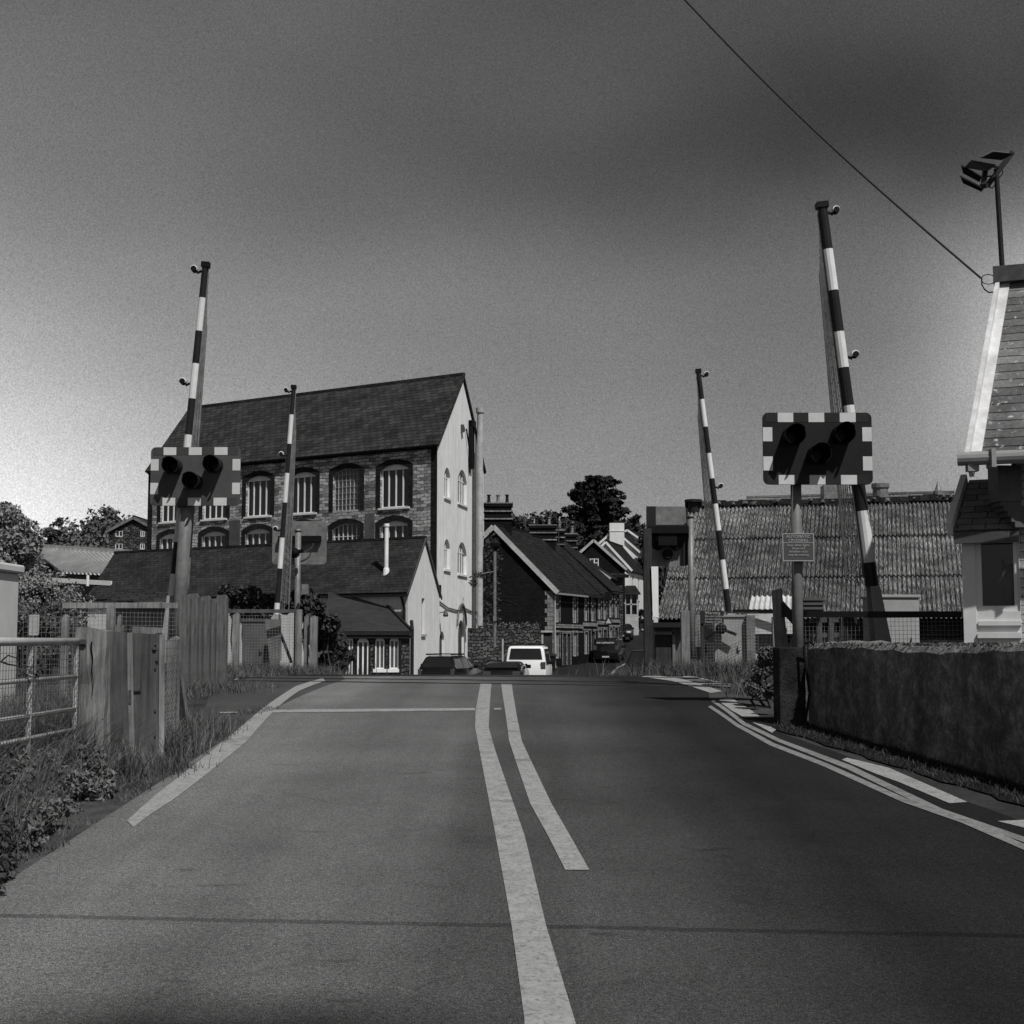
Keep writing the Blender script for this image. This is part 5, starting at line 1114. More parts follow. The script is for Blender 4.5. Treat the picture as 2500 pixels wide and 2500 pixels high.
# grey equipment cabinet at the far left
ck = at(57, 1378, 14.9); cx1 = ck.x-.03; zt = ck.z-.1; F_c = (cx1-1.1, cx1)
lc = thing('trackside_cabinet', (cx1-.5, 14.4, gz(14.3)), 'large pale grey trackside cabinet with overhanging lid behind the field gate', 'cabinet')
mb = MB(); mb.box(cx1-1.1, cx1, 13.4, 14.88, gz(13.4)-.3, zt); mb.build('body', M['cabinet_light'], lc, bevel=.02)
mb = MB(); mb.box(cx1-1.15, cx1+.04, 13.34, 14.93, zt, zt+.09); mb.build('lid', M['cabinet_light'], lc, bevel=.02)
mb = MB(); mb.box(cx1, cx1+.006, 14.1, 14.115, gz(14), zt-.02); mb.build('door_seam', M['cabinet_dark'], lc)
mb = MB(); mb.box(cx1, cx1+.03, 14.16, 14.22, zt-.75, zt-.55); mb.build('handle', M['cabinet_dark'], lc)
sg = at(84, 1525, 17.5); sgn = thing('paper_notice', (sg.x, 17.5, gz(17.5)), 'small pale blank notice on a thin stake by the grey cabinet', 'sign')
mb = MB(); mb.prism(rrect(sg.x-.06, sg.x+.06, sg.z-.13, sg.z+.12, .015), 17.48, 17.5); mb.build('plate', M['grey_white'], sgn); mb = MB(); mb.bar((sg.x+.02, 17.52, gz(17.5)-.2), (sg.x+.02, 17.52, sg.z), .025, .025); mb.build('stake', M['wood'], sgn)
# row of upright sleepers beyond
for i, (px, pt, w, D) in enumerate(((449, 1452, .14, 20.2), (468, 1449, .15, 20.5), (484, 1458, .1, 20.7), (500, 1455, .13, 21.0), (516, 1462, .1, 21.3), (539, 1452, .16, 21.6))):
    p = gp(px, D); zt = at(px, pt, D).z; mb = MB()
    mb.prism([(p.x-w/2, p.z-.2), (p.x+w/2, p.z-.2), (p.x+w/2, zt-.05), (p.x+w*.3, zt), (p.x-w*.4, zt-.01), (p.x-w/2, zt-.06)], D-.07, D+.07)
    nm = ['first', 'second', 'third', 'fourth', 'fifth', 'last and widest'][i]
    tag(mb.build('sleeper_post', M['wood_sleeper']), f'{nm} upright weathered sleeper in the row right of the leaning signal pole', 'post', 'upright sleepers beside the left signal')
fence('mesh fence with dark top rail running left from the leaning signal pole', ((150, 19.0), (432, 20.0)), 19.5, 1478, [(272, 19.4, 1476, .1), (292, 19.5, 1500, .05), (160, 19, 1500, .08)], railmat='wood', sp=.055, r=.004)
fence('sagging mesh fence behind the field gate', ((58, 15.5), (190, 16)), 16, 1498, [], rail=False, sp=.055, r=.0035)
shd = thing('plank_hut', gp(330, 24), 'low plank hut seen through the mesh left of the signal pole', 'hut')
mb = MB(); a = at(272, 1470, 24); b = at(420, 1480, 24); mb.box(a.x, b.x, 24, 25.5, gz(24)-.3, a.z); mb.build('wall', M['wood'], shd); mb = MB(); mb.slab([(a.x-.1, 23.8, a.z), (b.x+.1, 23.8, b.z), (b.x+.1, 25.6, b.z+.25), (a.x-.1, 25.6, a.z+.25)], .06); mb.build('roof', M['slate_low'], shd)
# far left fences and posts
fence('far left mesh fence with grey top rail in front of the drive cabinet', ((552, 30.0), (722, 30.3)), 30, 1492, [(577, 30.0, 1496, .13)], railmat='galv_dark', sp=.06, r=.004)
for i, (px, pt, w, D, nm) in enumerate(((727, 1488, .155, 30.3, 'round topped timber post ending the far left fence'), (747, 1501, .09, 30.5, 'thin pale post between two thicker ones beside the bush'), (765, 1503, .15, 30.4, 'thick timber post against the ivy bush'))):
    p = gp(px, D); zt = at(px, pt, D).z; mb = MB(); mb.tube([(p.x, D, p.z-.2), (p.x, D, zt-.04), (p.x, D, zt)], w/2, 10) if i == 0 else mb.prism([(p.x-w/2, p.z-.2), (p.x+w/2, p.z-.2), (p.x+w/2, zt-.03), (p.x, zt), (p.x-w/2, zt-.05)], D-w/2, D+w/2)
    tag(mb.build('timber_post', M['wood' if i != 1 else 'galv']), nm, 'post', 'posts at the end of the far left fence')
# ---- flood light mast and overhead cable ----
fm = thing('floodlight_mast', (at(2447, 667, 19).x, 19, gz(19)), 'thin dark mast with a cluster of floodlights above the signal box', 'floodlight')
tb, tt = at(2449, 690, 19), at(2433, 430, 19); kk = (tt-tb)/(tt.z-tb.z); base = tb - kk*(tb.z-gz(19)+.2); mb = MB(); mb.tube([base, tt+kk*.1], .045, 10, .034); mb.build('mast', M['pipe_dark'], fm)
mb = MB(); f0, f1 = at(2411, 452, 19), at(2472, 372, 19); mb.bar(f0, f1, .07, .05, (0,1,0)); mb.bar(f0, at(2400, 455, 18.6), .08, .06)
mb.bar(at(2418, 430, 19), at(2400, 432, 18.8), .03, .02); mb.bar(at(2438, 408, 19), at(2420, 407, 18.8), .03, .02); mb.build('cross_frame', M['pipe_dark'], fm)
def flood(q, ex, D=18.6):      # q: the glass seen from below, four pixel corners; ex: how the casing stands up behind it
    G = [at(x, y, D+dy) for x, y, dy in q]; ex = Vector(ex); c0 = sum(G, Vector())/4; T = [c0+(p-c0)*.8+ex for p in G]
    mb = MB(); mb.add(G+T, [(0,1,2,3),(7,6,5,4),(0,4,5,1),(1,5,6,2),(2,6,7,3),(3,7,4,0)]); o = mb.build('floodlight', M['galv'], fm, bevel=.01)
    n = (G[1]-G[0]).cross(G[3]-G[0]).normalized(); n = -n if n.dot(ex) > 0 else n
    mb = MB(); mb.add([c0+(p-c0)*.98+n*.012 for p in G]+[c0+(p-c0)*1.03-n*.012 for p in G], [(0,1,2,3),(7,6,5,4),(0,4,5,1),(1,5,6,2),(2,6,7,3),(3,7,4,0)]); mb.build('lamp_front', M['black'], o)
flood([(2425,370,-.1), (2474,375,0), (2444,391,.0), (2394,386,-.1)], (.05, .22, .10)); flood([(2373,391,-.1), (2433,402,0), (2411,418,0), (2356,409,-.1)], (.05, .22, .07))
flood([(2346,403,-.1), (2397,431,0), (2392,444,.05), (2351,422,0)], (.03, .14, .045)); flood([(2344,430,-.1), (2396,457,0), (2397,467,.05), (2351,446,0)], (.03, .14, .05))
mb = MB(); mb.bar(at(2406,412,18.7), at(2400,455,18.7), .06, .06); mb.bar(at(2400,450,18.7), at(2393,463,18.7), .09, .06); mb.build('lamp_bracket', M['pipe_dark'], fm)
mb = MB(); a = at(2430, 445, 19); mb.tube([at(2412, 455, 19), at(2422, 460, 19), at(2430, 450, 19), at(2432, 438, 19)], .008, 5); mb.tube([at(2434, 440, 19), at(2447, 425, 19), at(2449, 418, 19), at(2444, 414, 19)], .008, 5); mb.build('lamp_cable', M['black'], fm)
cbx = MB(); a = at(2395, 679, 17.6); e = at(1560, -120, 19.5); pts = []
for i in range(61):
    t = i/60*3; p = a.lerp(e, t); p.z -= .165*math.sin(math.pi*min(t, 1)); pts.append(p)
cbx.tube(pts, .015, 6); oc = thing('overhead_cable', (a.x, a.y, a.z), 'thin overhead cable crossing the sky to the signal box, coiled at its end', 'cable')
cbx.build('wire', M['black'], oc)
mb = MB(); c = at(2413, 682, 17.6); mb.tube([(c.x+.088*math.cos(t), c.y, c.z+.062*math.sin(t)) for t in [2*math.pi*i/24 for i in range(25)]], .006, 5)
mb.tube([at(2397, 680, 17.6), at(2397, 695, 17.6), at(2403, 706, 17.6), at(2414, 714, 17.6), at(2436, 712, 17.6)], .009, 6); mb.build('coil', M['black'], oc)
# ---- poles in the street ----
lpD = 84; p = gp(1208, lpD); zt = at(1208, 1345, lpD).z; sl = thing('street_lamp', p, 'slim street lamp post with dark lantern in front of the terrace gable', 'street lamp')
mb = MB(); mb.tube([(p.x, lpD, p.z-.3), (p.x, lpD, zt)], .085, 10); mb.build('post', M['galv'], sl)
mb = MB(); mb.lathe([(.1, zt), (.3, zt+.25), (.34, zt+.45), (.2, zt+.6), (.05, zt+.75)], 12, (p.x, lpD, 0)); mb.build('lantern', M['black'], sl)
mb = MB(); z = at(1208, 1395, lpD).z; mb.tube([(p.x, lpD, z), (p.x-.8, lpD, z-.15)], .03, 6); mb.box(p.x-.1, p.x+.1, lpD-.2, lpD-.05, z-2.9, z-2.6); mb.build('bracket', M['galv'], sl)
p = gp(1227, 76); zt = at(1227, 1560, 76).z; mb = MB(); mb.tube([(p.x, 76, p.z), (p.x, 76, zt-.03), (p.x, 76, zt)], .05, 8); tag(mb.build('bollard', M['grey_white']), 'pale round post standing left of the white van', 'post')
D = 104; p = gp(1486, D); tsn = thing('warning_sign', p, 'triangular warning sign on a dark pole beside the terrace doors', 'road sign')
zc = at(1486, 1516, D).z; mb = MB(); mb.tube([(p.x, D, p.z-.3), (p.x, D, zc+2.1)], .05, 8); mb.build('post', M['pipe_dark'], tsn)
tri = [(p.x-.34, zc-.25), (p.x+.34, zc-.25), (p.x, zc+.35)]; mb = MB(); mb.prism(tri, D-.08, D-.06); tr = mb.build('red_border', M['pipe_dark'], tsn)
c = (p.x, zc-.04); mb = MB(); mb.prism([(c[0]+(x-c[0])*.62, c[1]+(z-c[1])*.62) for x, z in tri], D-.085, D-.08); mb.build('white_field', M['grey_white'], tsn)
mb = MB(); mb.box(p.x-.22, p.x+.16, D-.2, D, zc+1.55, zc+2.1); mb.build('sign_lamp', M['black'], tsn)
p = gp(1346, 92); bn = thing('wheelie_bin', p, 'dark wheelie bin standing at the terrace corner', 'bin')
mb = MB(); mb.add([(p.x-.22, 91.7, p.z), (p.x+.22, 91.7, p.z), (p.x+.29, 91.6, p.z+.95), (p.x-.29, 91.6, p.z+.95), (p.x-.22, 92.2, p.z), (p.x+.22, 92.2, p.z), (p.x+.29, 92.3, p.z+.95), (p.x-.29, 92.3, p.z+.95)], [(0,1,2,3),(7,6,5,4),(0,4,5,1),(1,5,6,2),(2,6,7,3),(3,7,4,0)]); mb.build('body', M['pipe_dark'], bn)
mb = MB(); mb.add([(p.x-.32, 91.55, p.z+.96), (p.x+.32, 91.55, p.z+.96), (p.x+.32, 92.35, p.z+1.08), (p.x-.32, 92.35, p.z+1.08), (p.x-.32, 91.55, p.z+1.0), (p.x+.32, 91.55, p.z+1.0), (p.x+.32, 92.35, p.z+1.13), (p.x-.32, 92.35, p.z+1.13)], [(0,1,2,3),(7,6,5,4),(0,4,5,1),(1,5,6,2),(2,6,7,3),(3,7,4,0)]); mb.build('lid', M['pipe_dark'], bn)
# ================= vehicles =================
def vehicle(label, name, cat, pos, yawd, paint, L_, Wv, H_, kind, letters=None, rails=False, emblem=False, group=None, lights=True, gls='glass'):
    """local: x right, y forward (front at +y), rear at y=0"""
    r = thing(name, pos, label, cat, group); F = yaw(pos, yawd); hw = Wv/2; van = kind == 'van'
    if van: prof = [(0, .35), (0, 1.0), (.06, 1.25), (.16, H_-.1), (.34, H_), (L_-1.75, H_), (L_-1.45, H_-.05), (L_-.75, 1.18), (L_-.1, .98), (L_, .7), (L_, .3)]
    elif kind == 'estate': prof = [(0, .35), (-.02, .85), (.08, .98), (.42, H_-.06), (.7, H_), (L_-2.3, H_), (L_-1.95, H_-.06), (L_-1.15, .98), (L_-.12, .82), (L_, .6), (L_, .3)]
    else: prof = [(0, .35), (0, .85), (.25, 1.0), (.7, H_-.08), (1.1, H_), (L_-2.2, H_), (L_-1.9, H_-.05), (L_-1.1, .98), (L_-.15, .82), (L_, .6), (L_, .3)]
    belt = 1.12 if van else .95
    def hwz(z): return hw if z <= belt else hw - (z-belt)*(.16 if van else .42)
    vs = []; fs = []; n = len(prof)
    for sgn in (-1, 1):
        for y, z in prof: vs.append((sgn*hwz(z)*(0.93 if z > H_-.03 else 1), y, z))
    for i in range(n): fs.append((i, (i+1)%n, (i+1)%n+n, i+n))
    mb = MB(F); mb.add(vs, fs)
    tri = geometry.tessellate_polygon([[Vector((y, z, 0)) for y, z in prof]])
    mb.add(vs[:n], [tuple(t) for t in tri]); mb.add(vs[n:], [tuple(t) for t in tri]); 
    import bmesh
    body = mb.build('body', M[paint], r); me = body.data; bm = bmesh.new(); bm.from_mesh(me); bmesh.ops.remove_doubles(bm, verts=bm.verts, dist=.001); bmesh.ops.recalc_face_normals(bm, faces=bm.faces); bm.to_mesh(me); bm.free()
    bv = body.modifiers.new('bevel', 'BEVEL'); bv.width = .07; bv.segments = 3; bv.angle_limit = math.radians(25)
    me.polygons.foreach_set('use_smooth', [True]*len(me.polygons))
    e = .012                                  # windows
    def onbody(y0, z0, y1, z1, t):            # point on the line between profile points
        return y0+(y1-y0)*t, z0+(z1-z0)*t
    (ya, za), (yb, zb) = ((.06, 1.25), (.16, H_-.1)) if van else ((.1, 1.0), (.42 if kind == 'estate' else .66, H_-.08))
    t0, t1 = (.22, .97) if van else (.04, .95); y0, z0 = onbody(ya, za, yb, zb, t0); y1, z1 = onbody(ya, za, yb, zb, t1)
    nrm = Vector((0, -(zb-za), (yb-ya))).normalized()*e*1.6; w0, w1 = hwz(z0)*.86, hwz(z1)*.84
    q = [(-w0, y0, z0), (w0, y0, z0), (w1, y1, z1), (-w1, y1, z1)]; mb = MB(F); qq = [Vector(p)+nrm for p in q]; qi = [Vector(p)-nrm for p in q]
    mb.add(qq+qi, [(0,1,2,3),(7,6,5,4),(0,4,5,1),(1,5,6,2),(2,6,7,3),(3,7,4,0)]); rw = mb.build('rear_window', M['glass'], r)
    wf = prof[6]; wb = prof[7]; mb = MB(F); y0, z0 = wb[0], wb[1]; y1, z1 = wf[0], wf[1]; nrm = Vector((0, (z1-z0), (y0-y1))).normalized()*e*1.8
    q = [(-hwz(z0)*.88, *onbody(y0, z0, y1, z1, .04)), (hwz(z0)*.88, *onbody(y0, z0, y1, z1, .04)), (hwz(z1)*.84, *onbody(y0, z0, y1, z1, .95)), (-hwz(z1)*.84, *onbody(y0, z0, y1, z1, .95))]
    mb.add([Vector(p)+nrm for p in q]+[Vector(p)-nrm for p in q], [(0,1,2,3),(7,6,5,4),(0,4,5,1),(1,5,6,2),(2,6,7,3),(3,7,4,0)]); mb.build('windscreen', M['glass'], r)
    zs0, zs1 = belt+.03, H_-.14; ys = [(.35, 1.5), (1.6, 2.5), (2.6, L_-1.75)] if not van else [(.5, 1.7), (1.85, 2.9), (3.0, L_-1.35)]
    for sgn in (-1, 1):
        for k, (ya, yb) in enumerate(ys):
            mb = MB(F); s0 = .18 if k == 0 and not van else 0; s1 = .55 if k == 2 else 0
            q = [(ya, zs0), (yb+(.35 if k == 2 and not van else .1*(k == 2)), zs0), (yb-(.25 if k == 2 else 0), zs1), (ya+s0, zs1)]
            mb.add([(sgn*(hwz(z)+e), y, z) for y, z in q]+[(sgn*(hwz(z)-.03), y, z) for y, z in q], [(0,1,2,3),(7,6,5,4),(0,4,5,1),(1,5,6,2),(2,6,7,3),(3,7,4,0)]); mb.build('side_window', M[gls], r)
    for y in (.85, L_-.85):
        for sgn in (-1, 1):
            mb = MB(F); R = .33; mb.lathe([(.18, sgn*(hw-.2)), (R-.02, sgn*(hw-.2)), (R, sgn*(hw-.1)), (R-.02, sgn*(hw+.012)), (.2, sgn*(hw+.015))], 20, (0, y, R), 'x'); wh = mb.build('wheel', M['tyre'], r)
            mb = MB(F); mb.lathe([(.2, sgn*(hw-.03)), (.2, sgn*(hw+.017)), (.06, sgn*(hw+.005)), (.04, sgn*(hw+.02))], 14, (0, y, R), 'x'); mb.build('rim', M['galv'], wh)
    for sgn in (-1, 1):
        mb = MB(F)
        if van: mb.box(min(sgn*(hw-.02), sgn*(hw-.24)), max(sgn*(hw-.02), sgn*(hw-.24)), -.02, .1, .96, 1.28)
        elif kind == 'estate': mb.box(min(sgn*(hw-.01), sgn*(hw-.18)), max(sgn*(hw-.01), sgn*(hw-.18)), -.03, .15, .66, .95)
        else: mb.box(min(sgn*(hw-.02), sgn*(hw-.36)), max(sgn*(hw-.02), sgn*(hw-.36)), -.02, .15, .68, .86)
        mb.build('tail_light', M['lamp_red'], r, bevel=.015)
        mb = MB(F); mb.box(min(sgn*(hw-.05), sgn*(hw-.42)), max(sgn*(hw-.05), sgn*(hw-.42)), L_-.16, L_+.01, .6, .78); mb.build('headlight', M['lamp_clear'], r, bevel=.02)
        mb = MB(F); mb.box(min(sgn*hw, sgn*(hw+.2)), max(sgn*hw, sgn*(hw+.2)), L_-1.55, L_-1.4, belt, belt+.16); mb.build('mirror', M['black'], r, bevel=.02)
    mb = MB(F); mb.box(-hw+.03, hw-.03, -.06, .1, .28, .62); mb.build('rear_bumper', M[paint], r, bevel=.03)
    mb = MB(F); mb.box(-hw+.03, hw-.03, L_-.1, L_+.06, .25, .52); mb.build('front_bumper', M[paint], r, bevel=.03)
    mb = MB(F); mb.box(-.45, .45, L_+.0, L_+.02, .55, .70); mb.build('grille', M['black'], r)
    mb = MB(F); mb.box(-.6, .6, L_+.02, L_+.03, .68, .72); mb.build('grille_bar', M['chrome'], r)
    mb = MB(F); mb.box(-.26, .26, -.075, -.06, .42, .53); mb.box(-.26, .26, L_+.06, L_+.075, .32, .43); mb.build('number_plate', M['plate'], r)
    if rails:
        mb = MB(F)
        for s_ in (-1, 1): mb.box(s_*(hw-.28)-.02, s_*(hw-.28)+.02, .4, L_-2.2, H_+.03, H_+.07)
        for y in (.6, 1.8): mb.box(-hw+.2, hw-.2, y-.03, y+.03, H_+.06, H_+.1)
        mb.build('roof_rack', M['black'], r)
    if emblem:
        mb = MB(F); mb.lathe([(.085, -.02), (.085, .03)], 16, (.02, 0, 1.12), 'y'); mb.box(-.38, -.12, -.02, .03, 1.1, 1.18); mb.build('emblem', M['black'], r)
    if letters:
        text_mesh(letters, .17, F @ Matrix.Translation((-.02, -.02, H_-.42)) @ Matrix.Rotation(math.radians(-4), 4, 'X'), 'white', r, align='CENTER')
    return r
def vpos(px, D): return gp(px, D)
vehicle('white van seen from behind beyond the crest of the crossing', 'parked_van', 'van', vpos(1283, 67), -5, 'car_white', 4.9, 1.9, 2.02, 'van', rails=True, emblem=True)
vehicle('dark estate car with bright window reflections parked by the mill door', 'parked_car', 'car', vpos(1064, 66), -15, 'car_dark', 4.6, 1.76, 1.56, 'estate', rails=True, gls='glass_pale')  # paler side glass carries the window highlights in its colour
vehicle('low dark car half hidden behind the road crest left of the white van', 'parked_car', 'car', vpos(1224, 62), -6, 'car_dark', 4.1, 1.66, 1.27, 'hatch')
vehicle('black van driving away with white lettering on its rear window', 'delivery_van', 'van', vpos(1479, 104), -12, 'car_dark', 4.3, 1.82, 1.84, 'van', letters='GW CARPENTRY')
vehicle('dark car coming down the hill toward the black van', 'oncoming_car', 'car', gp(1524, 132) , 172, 'car_dark', 4.2, 1.75, 1.45, 'hatch')
vehicle('silver grey car with shining bonnet parked higher up the hill', 'parked_car', 'car', gp(1549, 155), 168, 'car_silver', 4.2, 1.75, 1.5, 'hatch')
vehicle('black off-road vehicle parked at the right kerb behind the dark post', 'parked_car', 'car', gp(1568, 74), -10, 'car_dark', 4.4, 1.9, 1.8, 'estate')
# ================= plants =================
def leaf_quads(centers, radii, per, size, flat=1.0, seed=1, squash=1.0):
    r = np.random.default_rng(seed); C = np.repeat(np.asarray(centers), per, axis=0); R = np.repeat(np.asarray(radii), per)
    n = len(C); d = r.normal(size=(n, 3)); d /= np.linalg.norm(d, axis=1)[:, None]; rad = R*(r.random(n)**.45)
    P = C + d*rad[:, None]*np.array([1, 1, squash]); a = r.normal(size=(n, 3)); a[:, 2] *= flat; a /= np.linalg.norm(a, axis=1)[:, None]
    b = np.cross(a, r.normal(size=(n, 3))); b /= np.linalg.norm(b, axis=1)[:, None]; s = size*(.5+r.random(n))[:, None]
    V_ = np.stack([P-a*s, P-b*s*.55, P+a*s, P+b*s*.55], axis=1).reshape(-1, 3); F_ = np.arange(n*4).reshape(-1, 4); return V_, F_
def tree(label, px, D, top_py, wpx, mat='leaf', leaf=.35, nclust=60, per=70, seed=1, base_frac=.3, name='tree', group=None, cedar=False, trunk=True, base_z=None, flat_bottom=False, cat='tree', ysq=1.0):
    top = at(px, top_py, D); g = gz(D) if base_z is None else base_z; Hh = top.z-g; Rx = wpx/FPX*D/2; r = random.Random(seed)
    t = thing(name, (top.x, D, g), label, cat, group); cz0 = g+Hh*base_frac; cen = []; rad = []; mb = MB()
    if trunk: mb.tube([(top.x, D, g-.5), (top.x+.1*Rx, D, g+Hh*.4), (top.x-.05*Rx, D, g+Hh*.8)], max(.12, Hh*.03), 8, max(.04, Hh*.01))
    for i in range(nclust):
        if cedar:
            T_ = 9; kt_ = r.randrange(T_); lay = min(1, max(0, (kt_+r.uniform(-.45, .45))/(T_-1))); a = (r.randrange(9)+.4*r.random())/9*6.283+kt_*1.3; rr = Rx*math.sqrt(max(.05, 1-(.93*lay)**2.2))*(.8 if kt_ == 0 else 1)*(.88+.2*math.sin(a*3+kt_*2)); q = rr*(.05+1.0*r.random()**.8); z = cz0+(top.z-cz0)*(.04+.9*lay)+.06*q+r.uniform(-.5, .5); x, y = q*math.cos(a), q*math.sin(a); cr = Rx*.16*(1.2-.4*lay)*(1.3-.75*q/max(rr, .1))
        else:
            while True:
                u, v, w = r.uniform(-1, 1), r.uniform(-1, 1), r.uniform(-1, 1); k = u*u+v*v+w*w
                if .25 < k <= 1: break
            zc = (cz0+top.z)/2; hz = (top.z-cz0)/2; x, y, z = u*Rx*.85, v*Rx*.85*ysq, zc+w*hz*.85; cr = Rx*.26*r.uniform(.6, 1.25)
        cen.append((top.x+x, D+y, z)); rad.append(cr)
        if trunk and i % 3 == 0: mb.tube([(top.x, D, g+Hh*r.uniform(.25, .6)), (top.x+x*.5, D+y*.5, (z+g+Hh*.5)/2), (top.x+x, D+y, z)], max(.03, Hh*.007), 5, .015)
    if trunk: mb.build('trunk', M['bark'], t)
    V_, F_ = leaf_quads(cen, rad, per, leaf, 1, seed, .42 if cedar else .8); arrays_obj('crown', V_, F_, M[mat], t); return t
hg = 'trees on the skyline behind the street'
tree('large spreading cedar rising above the terrace chimneys', 1455, 175, 1163, 235, 'leaf_cedar', .24, 620, 60, 3, .30, 'cedar_tree', hg, cedar=True)
tree('dark rounded tree just right of the nearest chimney stack', 1248, 165, 1238, 135, 'leaf', .3, 60, 90, 4, .2, 'tree', hg)
tree('looser mid green tree left of the cedar with feathery top', 1335, 170, 1240, 185, 'leaf', .3, 60, 80, 5, .2, 'tree', hg)
tree('dark tree filling the gap under the left of the cedar', 1400, 180, 1256, 210, 'leaf', .35, 60, 80, 6, .1, 'tree', hg)
tree('dark tree right of the cedar above the white houses', 1530, 185, 1262, 210, 'leaf', .35, 60, 80, 7, .1, 'tree', hg)
tree('dark tree peeping over the corner of the corrugated roof', 1620, 150, 1231, 130, 'leaf', .3, 70, 80, 8, .1, 'tree', hg)
tree('low dark tree behind the long roofed house', 1460, 172, 1296, 300, 'leaf', .35, 60, 80, 18, .05, 'tree', hg)
tree('small hedge tree beside the hill road', 1576, 146, 1478, 50, 'leaf', .2, 24, 60, 19, .05, 'tree', hg)
lg = 'trees in the left distance'
tree('tall dense tree behind the gabled block at the left', 265, 165, 1232, 235, 'leaf_mid', .24, 90, 150, 9, .1, 'tree', lg)
tree('wide low tree line at the left below the sky', 140, 160, 1284, 330, 'leaf_mid', .24, 130, 150, 10, .05, 'tree', lg)
tree('flat topped pine between the far left trees', 130, 150, 1270, 150, 'leaf_mid', .28, 50, 60, 11, .3, 'pine_tree', lg, cedar=True)
tree('grey tree right of the tall dense tree, by the mill corner', 350, 175, 1270, 170, 'leaf_mid', .24, 60, 150, 12, .05, 'tree', lg)
tree('pale leafy tree at the very left edge above the grey cabinet', -15, 42, 1205, 250, 'leaf_pale', .06, 150, 330, 13, .25, 'tree', None)
tree('straggly pale shrub overlapping the ribbed metal roof', 120, 38, 1380, 260, 'leaf_pale', .035, 80, 110, 14, .05, 'shrub', None, cat='shrub')
tree('dark clipped bush seen over the mesh at the left', 187, 27, 1450, 34, 'leaf', .04, 16, 90, 15, .1, 'bush', None, cat='bush')
tree('dense scrub behind the fence at far left', 110, 30, 1440, 200, 'leaf_mid', .04, 60, 160, 16, .0, 'bush', None, cat='bush')
# ivy bushes around the far left fence
def bush(label, blobs, mat, leaf, per, seed, name='ivy_bush', group=None):
    c = []; rr = []
    r = random.Random(seed)
    for px, py, D, rpx in blobs:
        p = at(px, py, D); R = rpx/FPX*D
        for k in range(7):
            c.append((p.x+r.uniform(-.5, .5)*R, D+r.uniform(-.5, .5)*R, p.z+r.uniform(-.5, .5)*R)); rr.append(R*r.uniform(.45, .8))
    t = thing(name, (c[0][0], c[0][1], gz(c[0][1])), label, 'bush', group); V_, F_ = leaf_quads(c, rr, per, leaf, 1, seed, .9); arrays_obj('foliage', V_, F_, M[mat], t)
    mb = MB()
    for k in range(6):
        q = c[(k*5) % len(c)]; mb.tube([(q[0]+.1, q[1], gz(q[1])-.1), (q[0]-.05, q[1]+.05, (q[2]+gz(q[1]))/2), q], .025, 5, .01)
    mb.build('stem', M['bark'], t)
bush('dark ivy bush behind the far left drive cabinet', [(560,1455,33,26),(590,1460,33,30),(625,1462,33,28),(655,1475,33,24),(575,1490,33,24),(640,1500,34,28),(600,1500,34,26),(700,1480,33.5,22)], 'leaf', .055, 150, 21)
bush('leafy bush spilling over the timber posts toward the stone annexe', [(735,1462,32.5,26),(770,1480,32.3,28),(800,1520,32.6,34),(790,1570,32.8,36),(830,1570,33.4,28),(820,1615,33,30),(785,1620,33,30),(745,1500,32.8,20),(765,1540,33,30),(845,1600,33.5,20)], 'leaf', .06, 190, 22)
bush('weedy shrub against the end of the right hand wall', [(1865,1640,17.5,28),(1850,1670,17.8,30),(1875,1600,17.4,22),(1840,1690,17.2,24),(1885,1685,16.5,22)], 'leaf_mid', .022, 260, 23, 'weed_shrub')
# window box plant on the mill
q = at(1160, 1408, 86); t = thing('hanging_plant', (q.x, q.y, q.z), 'tuft of dark plant growing from the pipe on the mill gable', 'plant'); V_, F_ = leaf_quads([(q.x, q.y-.3, q.z), (q.x+.4, q.y-.3, q.z+.15), (q.x-.1, q.y-.3, q.z-.4)], [.35, .25, .25], 90, .07, 1, 4); arrays_obj('foliage', V_, F_, M['leaf'], t)
q = at(1195, 1380, 90); t = thing('climbing_plant', (q.x, q.y, gz(90)), 'ivy climbing between the mill and the terrace gable', 'plant'); V_, F_ = leaf_quads([(q.x, 92, z) for z in (2, 3, 4, 5, 6, 7, 7.8)], [.8]*7, 160, .12, 1, 5); arrays_obj('foliage', V_, F_, M['leaf'], t)
q = at(1250, 1530, 88.2); t = thing('wall_top_plants', (q.x, q.y, q.z), 'low plants growing along the top of the rubble wall', 'plants'); V_, F_ = leaf_quads([(q.x+dx*.5, 88.3, q.z+.05) for dx in range(-3, 4)], [.28]*7, 90, .06, 1, 6); arrays_obj('foliage', V_, F_, M['leaf_mid'], t)
# grass blades
def blades(name, label, fn, n, hmin, hmax, w, mat, seed):
    r = np.random.default_rng(seed); P = fn(r, n); n = len(P); h = hmin+(hmax-hmin)*r.random(n)**1.6*P[:, 3]; a = r.random(n)*6.283; lean = r.normal(size=(n, 2))*.38*h[:, None]
    zg_ = np.array([gz(y) for y in P[:, 1]]); base = np.stack([P[:, 0], P[:, 1], zg_-.02], 1); w_ = w*(.6+.8*r.random(n)); dx = np.stack([np.cos(a)*w_, np.sin(a)*w_, np.zeros(n)], 1)
    mid = base + np.stack([lean[:, 0]*.35, lean[:, 1]*.35, h*.6], 1); tip = base + np.stack([lean[:, 0], lean[:, 1], h*.95], 1)
    V_ = np.stack([base-dx, base+dx, mid+dx*.7, mid-dx*.7, tip+dx*.12, tip-dx*.12], 1).reshape(-1, 3); i = np.arange(n)*6
    F_ = np.concatenate([np.stack([i, i+1, i+2, i+3], 1), np.stack([i+3, i+2, i+4, i+5], 1)]); return tag(arrays_obj(name, V_, F_, M[mat]), label, kind='stuff')
